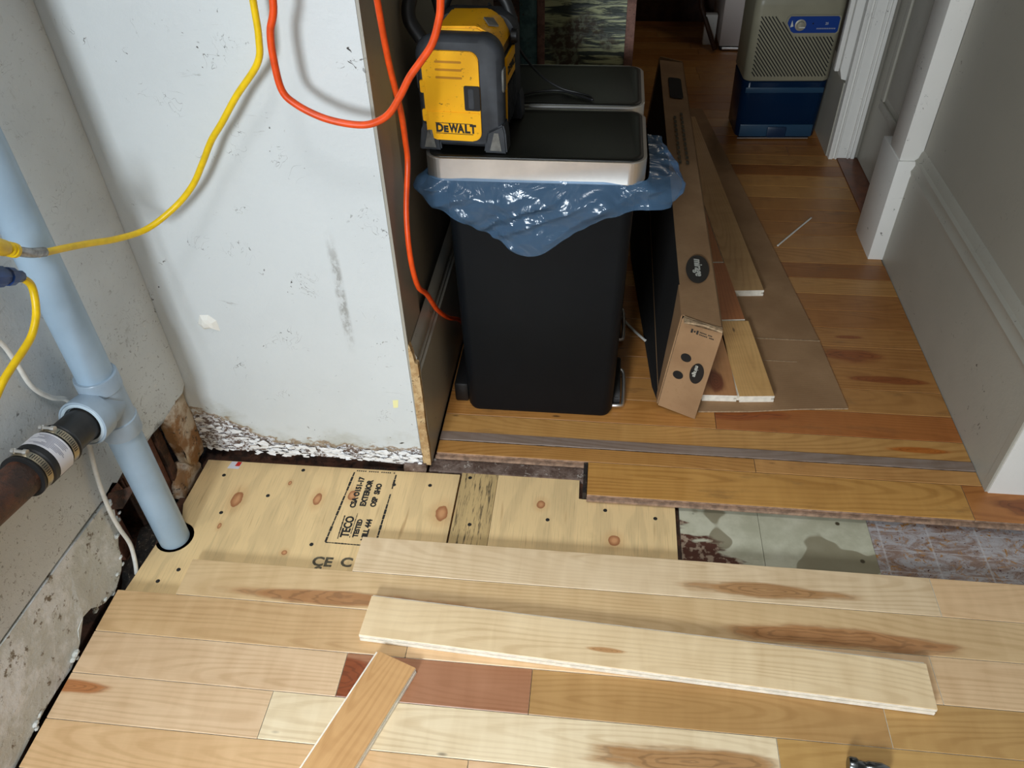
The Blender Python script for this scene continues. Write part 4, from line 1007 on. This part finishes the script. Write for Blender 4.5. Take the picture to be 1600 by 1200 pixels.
frombm('flag_print', fl, 'ink', carton)
p0 = bx(.074, .018)
text('corner_print', '67', .011, (p0[0]+.006, LB-.0074+.074*YK, p0[1]), Rz(-math.atan(YK)) @ RX @ Rz(PI/2-tilt), 'red', carton, bold=.0002, depth=.0002)
# prints on the top side
ct, st = math.cos(tilt), math.sin(tilt)
def top3(u, y, h=.0): 
    a = bx(u, HB+.0035+h); return Vector((a[0], y, a[1]))
def ontop(name, pts, mat, h=.0005):
    V = [top3(u, y, 0) for u, y in pts]+[top3(u, y, h) for u, y in pts]; n = len(pts)
    return mesh(name, V, [tuple(range(n))[::-1], tuple(range(n, 2*n))]+[(i, (i+1) % n, (i+1) % n+n, i+n) for i in range(n)], mat, carton)
ontop('oval_badge', ell(.041, 1.600, .027, .060, 36, rot=.12), 'black')
Rt = Matrix((Vector((0, 1, 0)), Vector((-ct, 0, st)), Vector((st, 0, ct)))).transposed().to_4x4()
text('badge_lettering', 'mirage', .027, top3(.047, 1.642, .0008), Rt @ Rz(PI), 'whiteprint', carton, bold=.0004, depth=.0003)
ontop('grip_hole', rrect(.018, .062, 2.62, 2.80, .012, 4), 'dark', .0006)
for k, (ya, yb) in enumerate(((2.14, 2.50), (2.14, 2.46))):
    bm = bmesh.new(); y = ya
    while y < yb:
        vs = [bm.verts.new(top3(u, yy, .0005)) for u, yy in ((.028+k*.022, y), (.036+k*.022, y), (.036+k*.022, y+.022), (.028+k*.022, y+.022))]; bm.faces.new(vs); y += .031
    frombm('carton_print', bm, 'fadedink', carton)

# flattened cardboard sheet with boards lying on it
sheet = thing('cardboard_sheet', 'flat brown cardboard sheet lying on the old floor under loose boards', 'cardboard', (.42, 2.2, 0))
V = [(.262, 1.398, .001), (.38, 1.408, .001), (.50, 1.426, .001), (.612, 1.437, .001), (.591, 1.692, .001), (.50, 2.42, .001), (.397, 3.19, .001), (.345, 3.19, .001), (.290, 2.6, .001), (.262, 1.9, .001)]
V2 = [(x, y, .0045) for x, y, z in V]; n = len(V)
mesh('sheet_panel', V+V2, [tuple(range(n)), tuple(range(2*n-1, n-1, -1))]+[(i, i+n, (i+1) % n+n, (i+1) % n) for i in range(n)], 'card', sheet, mats=['card', 'cardedge'], fm=[0, 0]+[1]*n)
box('crease', .40, .592, 1.690, 1.6925, .0045, .0054, 'cardedge', sheet)
box('crease', .36, .52, 1.6, 1.6015, .0045, .0052, 'cardedge', sheet)
ZC = .0045
def loose(x0, y0, x1, y1, wd, ztop, tone, seed, label, heart=(150, 100, 60), patch=None, group=None, mat='maple', tilt_=(0, 0), prof=True):
    d = Vector((x1-x0, y1-y0)); a = math.atan2(d.y, d.x)
    o = board('loose_board', (x0+x1)/2, (y0+y1)/2, ztop, d.length, wd, .019, tone, seed, heart, patch, rot=a, mat=mat, profile=prof, tilt=tilt_)
    o['label'] = label; o['category'] = 'board'
    if group: o['group'] = group
    return o
G = 'loose boards on the cardboard sheet'
loose(.3115, 1.437, .2985, 1.738, .0845, ZC+.019, (190, 134, 84), 61, 'loose board nearest the carton with a dark brown knot at its front end', (128, 66, 34), (-.10, .0, .05, .028), G)
loose(.3995, 1.441, .372, 1.737, .0840, ZC+.019, (214, 168, 104), 62, 'pale honey loose board at the front right of the cardboard sheet', group=G)
loose(.364, 1.742, .337, 2.016, .0830, ZC+.019, (176, 108, 58), 63, 'short reddish loose board behind the pale honey one on the cardboard', group=G)
loose(.431, 1.882, .317, 3.06, .0840, ZC+.019, (196, 156, 104), 64, 'long pale loose board reaching furthest back on the cardboard sheet', group=G)
loose(.333, 2.021, .301, 2.35, .0830, ZC+.019, (180, 118, 66), 65, 'brownish loose board squeezed between the carton and the long pale board', group=G)

# boards lying on the new floor
o = loose(.600, .727, -.389, .768, .0845, .019+.019, (232, 206, 164), 71, 'long pale loose board lying across the new floor', (206, 158, 108), None, None)
d = Vector((-.395-.608, .780-.733))
o.location = (.1075, .7565, .0205); o.rotation_euler = (0, math.radians(-.05), math.atan2(.733-.780, .608+.395))
o['patch_centre'] = (-.05, -.01, 0.0); o['patch_size'] = (.04, .006, 1.0)
o = loose(-.309, .699, -.395, .44, .078, .0385, (206, 160, 106), 73, 'short tan loose board pointing away at the bottom of the picture', (170, 120, 74))
vdir = Vector((-.310+.385, .700-.490)); a = math.atan2(vdir.y, vdir.x); L_ = .40
end = Vector((-.309, .698)); c_ = end-vdir.normalized()*L_/2
o.data.transform(Matrix.Diagonal((L_/((Vector((-.309, .699))-Vector((-.395, .44))).length), 1, 1, 1)))
o.location = (c_.x, c_.y, .0203); o.rotation_euler = (0, 0, a)

# hammer head peeking in at the bottom edge
hm = thing('steel_hammer', 'shiny steel hammer head showing at the bottom right edge', 'hammer', (.46, .585, 0))
M['toolsteel'] = simple('dull_tool_steel', (120, 122, 124), 0.25, 1.0, 40, 0.2)
lathe('hammer_head', (.438, .5905, .014), (.50, .5845, .014), [(0, .001), (0, .0115), (.003, .013), (.012, .013), (.016, .010), (.026, .009), (.030, .011), (.050, .012), (.062, .008), (.062, .001)], 'toolsteel', hm, 28)
tube('hammer_handle', [(.474, .584, .014), (.476, .50, .014), (.480, .40, .014), (.482, .28, .014)], .0105, 'rubber', hm, 14, 4)

# small litter on the old floor
tag(tube('white_stick', [(.551, 2.16, .003), (.615, 2.248, .003), (.679, 2.335, .003)], .0028, 'whitecord', n=8, k=3), 'thin white stick lying on the old floor beside the cardboard', 'stick')
tag(tube('white_wire', [(.058, 1.80, .006), (.082, 1.75, .006), (.112, 1.70, .006), (.142, 1.652, .010)], .0036, 'whitecord', n=8, k=5), 'short white wire on the floor between the bins and the carton', 'wire')

# ------------------------------------------------------------------ dehumidifier
DL = Vector((.640, 3.03, 0)); dh = thing('dehumidifier', 'beige dehumidifier with blue water tank standing by the far door casing', 'dehumidifier', tuple(DL), math.radians(3))
def shell(name, z0, z1, hw0, hw1, yf0, yf1, yb, r, mat, topround=0):
    bm = bmesh.new(); R = []; st = [(0, 0)] 
    levels = [(z0, hw0-.003, yf0+.003), (z0+.004, hw0, yf0), (z1-.004-topround, hw1, yf1)]
    if topround:
        for k in range(1, 7):
            t = k/6*PI/2; levels.append((z1-topround+topround*math.sin(t), hw1-topround*.9*(1-math.cos(t)), yf1+topround*1.0*(1-math.cos(t))))
    else: levels.append((z1, hw1-.003, yf1+.003))
    for z, hw, yf in levels: R.append([bm.verts.new((x, y, z)) for x, y in rrect(-hw, hw, yf, yb, r, 6)])
    n = len(R[0])
    for a in range(len(R)-1):
        for i in range(n): bm.faces.new((R[a][i], R[a][(i+1) % n], R[a+1][(i+1) % n], R[a+1][i]))
    bm.faces.new(R[0][::-1]); bm.faces.new(R[-1])
    return autosmooth(frombm(name, bm, mat, dh, None, True, True), 50)
body = shell('housing', .218, .515, .150, .152, -.108, -.112, .10, .028, 'beige', .038)
tank = shell('water_tank', .006, .216, .146, .150, -.100, -.106, .095, .030, 'tank')
shell('tank_insert', .060, .205, .132, .136, -.080, -.085, .080, .020, 'tankdark')
box('tank_rib', -.135, .130, -.1075, -.100, .012, .058, 'water', dh, .003, local=True)
box('tank_grip', -.035, .035, -.1105, -.104, .010, .050, 'tankdark', dh, .006, local=True)
box('tank_seam', -.138, .138, -.1085, -.104, .176, .196, 'water', dh, .002, local=True)
bm = bmesh.new(); bm_box(bm, -.14, .12, -.111, -.106, .006, .0095); frombm('tank_bottom_trim', bm, 'steel', dh, None, False, True)
for x in (-.12, .12): box('caster', x-.012, x+.012, -.08, .07, -.0, .007, 'black', dh, .002, local=True)
# diagonal slots
bm = bmesh.new()
def inside(u, z):
    if not (-.128 < u < .130 and .236 < z < .440): return False
    if z > .372 and u > -.072+(.440-z)*.95 : return False
    return True
k = -.40
while k < .70:
    run = None; s = 0; last = None
    z = .440
    pts = []
    while z > .234:
        u = k+(.440-z)*.82; ok = inside(u, z)
        if ok and run is None: run = (u, z)
        if (not ok or z <= .2360) and run is not None:
            a, b = run, (u, z)
            if abs(a[1]-b[1]) > .006:
                dx, dz = b[0]-a[0], b[1]-a[1]; L_ = math.hypot(dx, dz); nx, nz = -dz/L_*.0018, dx/L_*.0018
                q = [(a[0]+nx, a[1]+nz), (b[0]+nx, b[1]+nz), (b[0]-nx, b[1]-nz), (a[0]-nx, a[1]-nz)]
                fy = lambda zz: -.1083-(zz-.218)/.26*.004
                vs = [bm.verts.new((x, fy(zz)-.0006, zz)) for x, zz in q]; vs2 = [bm.verts.new((x, fy(zz)+.004, zz)) for x, zz in q]
                bm.faces.new(vs); bm.faces.new(vs2[::-1])
                for i in range(4): bm.faces.new((vs[i], vs[(i+1) % 4], vs2[(i+1) % 4], vs2[i]))
            run = None
        z -= .001
    k += .0118
frombm('air_slots', bm, 'dark', dh, 'stuff', False, True)
cp_ = prism('control_panel', [(-.035, .432), (-.030, .440), (.128, .440), (.134, .434), (.134, .392), (.128, .386), (-.012, .386), (-.022, .392), (-.038, .418)], 'y', -.1165, -.110, 'bluepanel', dh, local=True)
prism('panel_rim', [(-.040, .435), (-.032, .445), (.131, .445), (.139, .437), (.139, .389), (.131, .381), (-.014, .381), (-.026, .389), (-.044, .418)], 'y', -.1150, -.109, 'beige', dh, local=True)
def onpanel(o): o.parent = cp_; o.location = o.location-cp_.location; return o
onpanel(lathe('dial', (.006, -.116, .412), (.006, -1, .412), [(0, .0185), (.002, .0185), (.003, .0150), (.003, .0135), (.010, .012), (.011, .001)], 'knobsteel', dh, 28, True))
onpanel(box('dial_pointer', .000, .020, -.1285, -.126, .405, .409, 'whiteprint', dh, .0008, local=True))
onpanel(prism('dial_mark', [(-.027, .405), (-.017, .408), (-.024, .428)], 'y', -.1175, -.116, 'whiteprint', dh, local=True))
onpanel(prism('indicator_lamp', ell(.047, .417, .0025, .0025, 10), 'y', -.1180, -.116, 'dark', dh, local=True))
onpanel(text('panel_lettering', '25', .011, (.088, -.1168, .413), RX, 'whiteprint', dh, True, .0003))
bm = bmesh.new()
for k in range(11): bm_box(bm, .062+k*.0058, .0665+k*.0058, -.1172, -.1162, .3985, .4025)
onpanel(frombm('panel_print', bm, 'greyprint', dh, None, False, True))

# ------------------------------------------------------------------ things at the far end of the passage
cab = thing('white_cabinet', 'white cabinet with black feet at the far end of the passage', 'cabinet', (.70, 4.05, 0))
box('side_panel', .52, .80, 3.885, 4.25, .018, .95, 'whiteappl', cab, .006)
box('bottom_trim', .535, .80, 3.876, 3.886, .006, .017, 'steel', cab, .001)
for x in (.525, .725): box('foot', x, x+.05, 3.885, 3.94, 0, .018, 'black', cab, .004)
wp = box('white_baseboard_piece', .452, .508, 3.96, 4.0, .02, .155, 'trim_white', None, .003); tag(wp, 'small white baseboard piece beside the white cabinet in the dark', 'trim piece')
wp.location.z -= .02
ch = thing('dark_wooden_leg_frame', 'dark slanted wooden furniture frame at the far end left of the white cabinet', 'furniture', (.43, 4.0, 0))
bm = bmesh.new(); bm_tube(bm, [Vector((.50, 3.86, .012)), Vector((.43, 4.0, .16)), Vector((.37, 4.1, .60))], [.010, .012, .014], 8); frombm('leg', bm, 'darkwood', ch, None, True)
box('rail', .18, .40, 4.09, 4.11, .45, .50, 'darkwood', ch, .003)
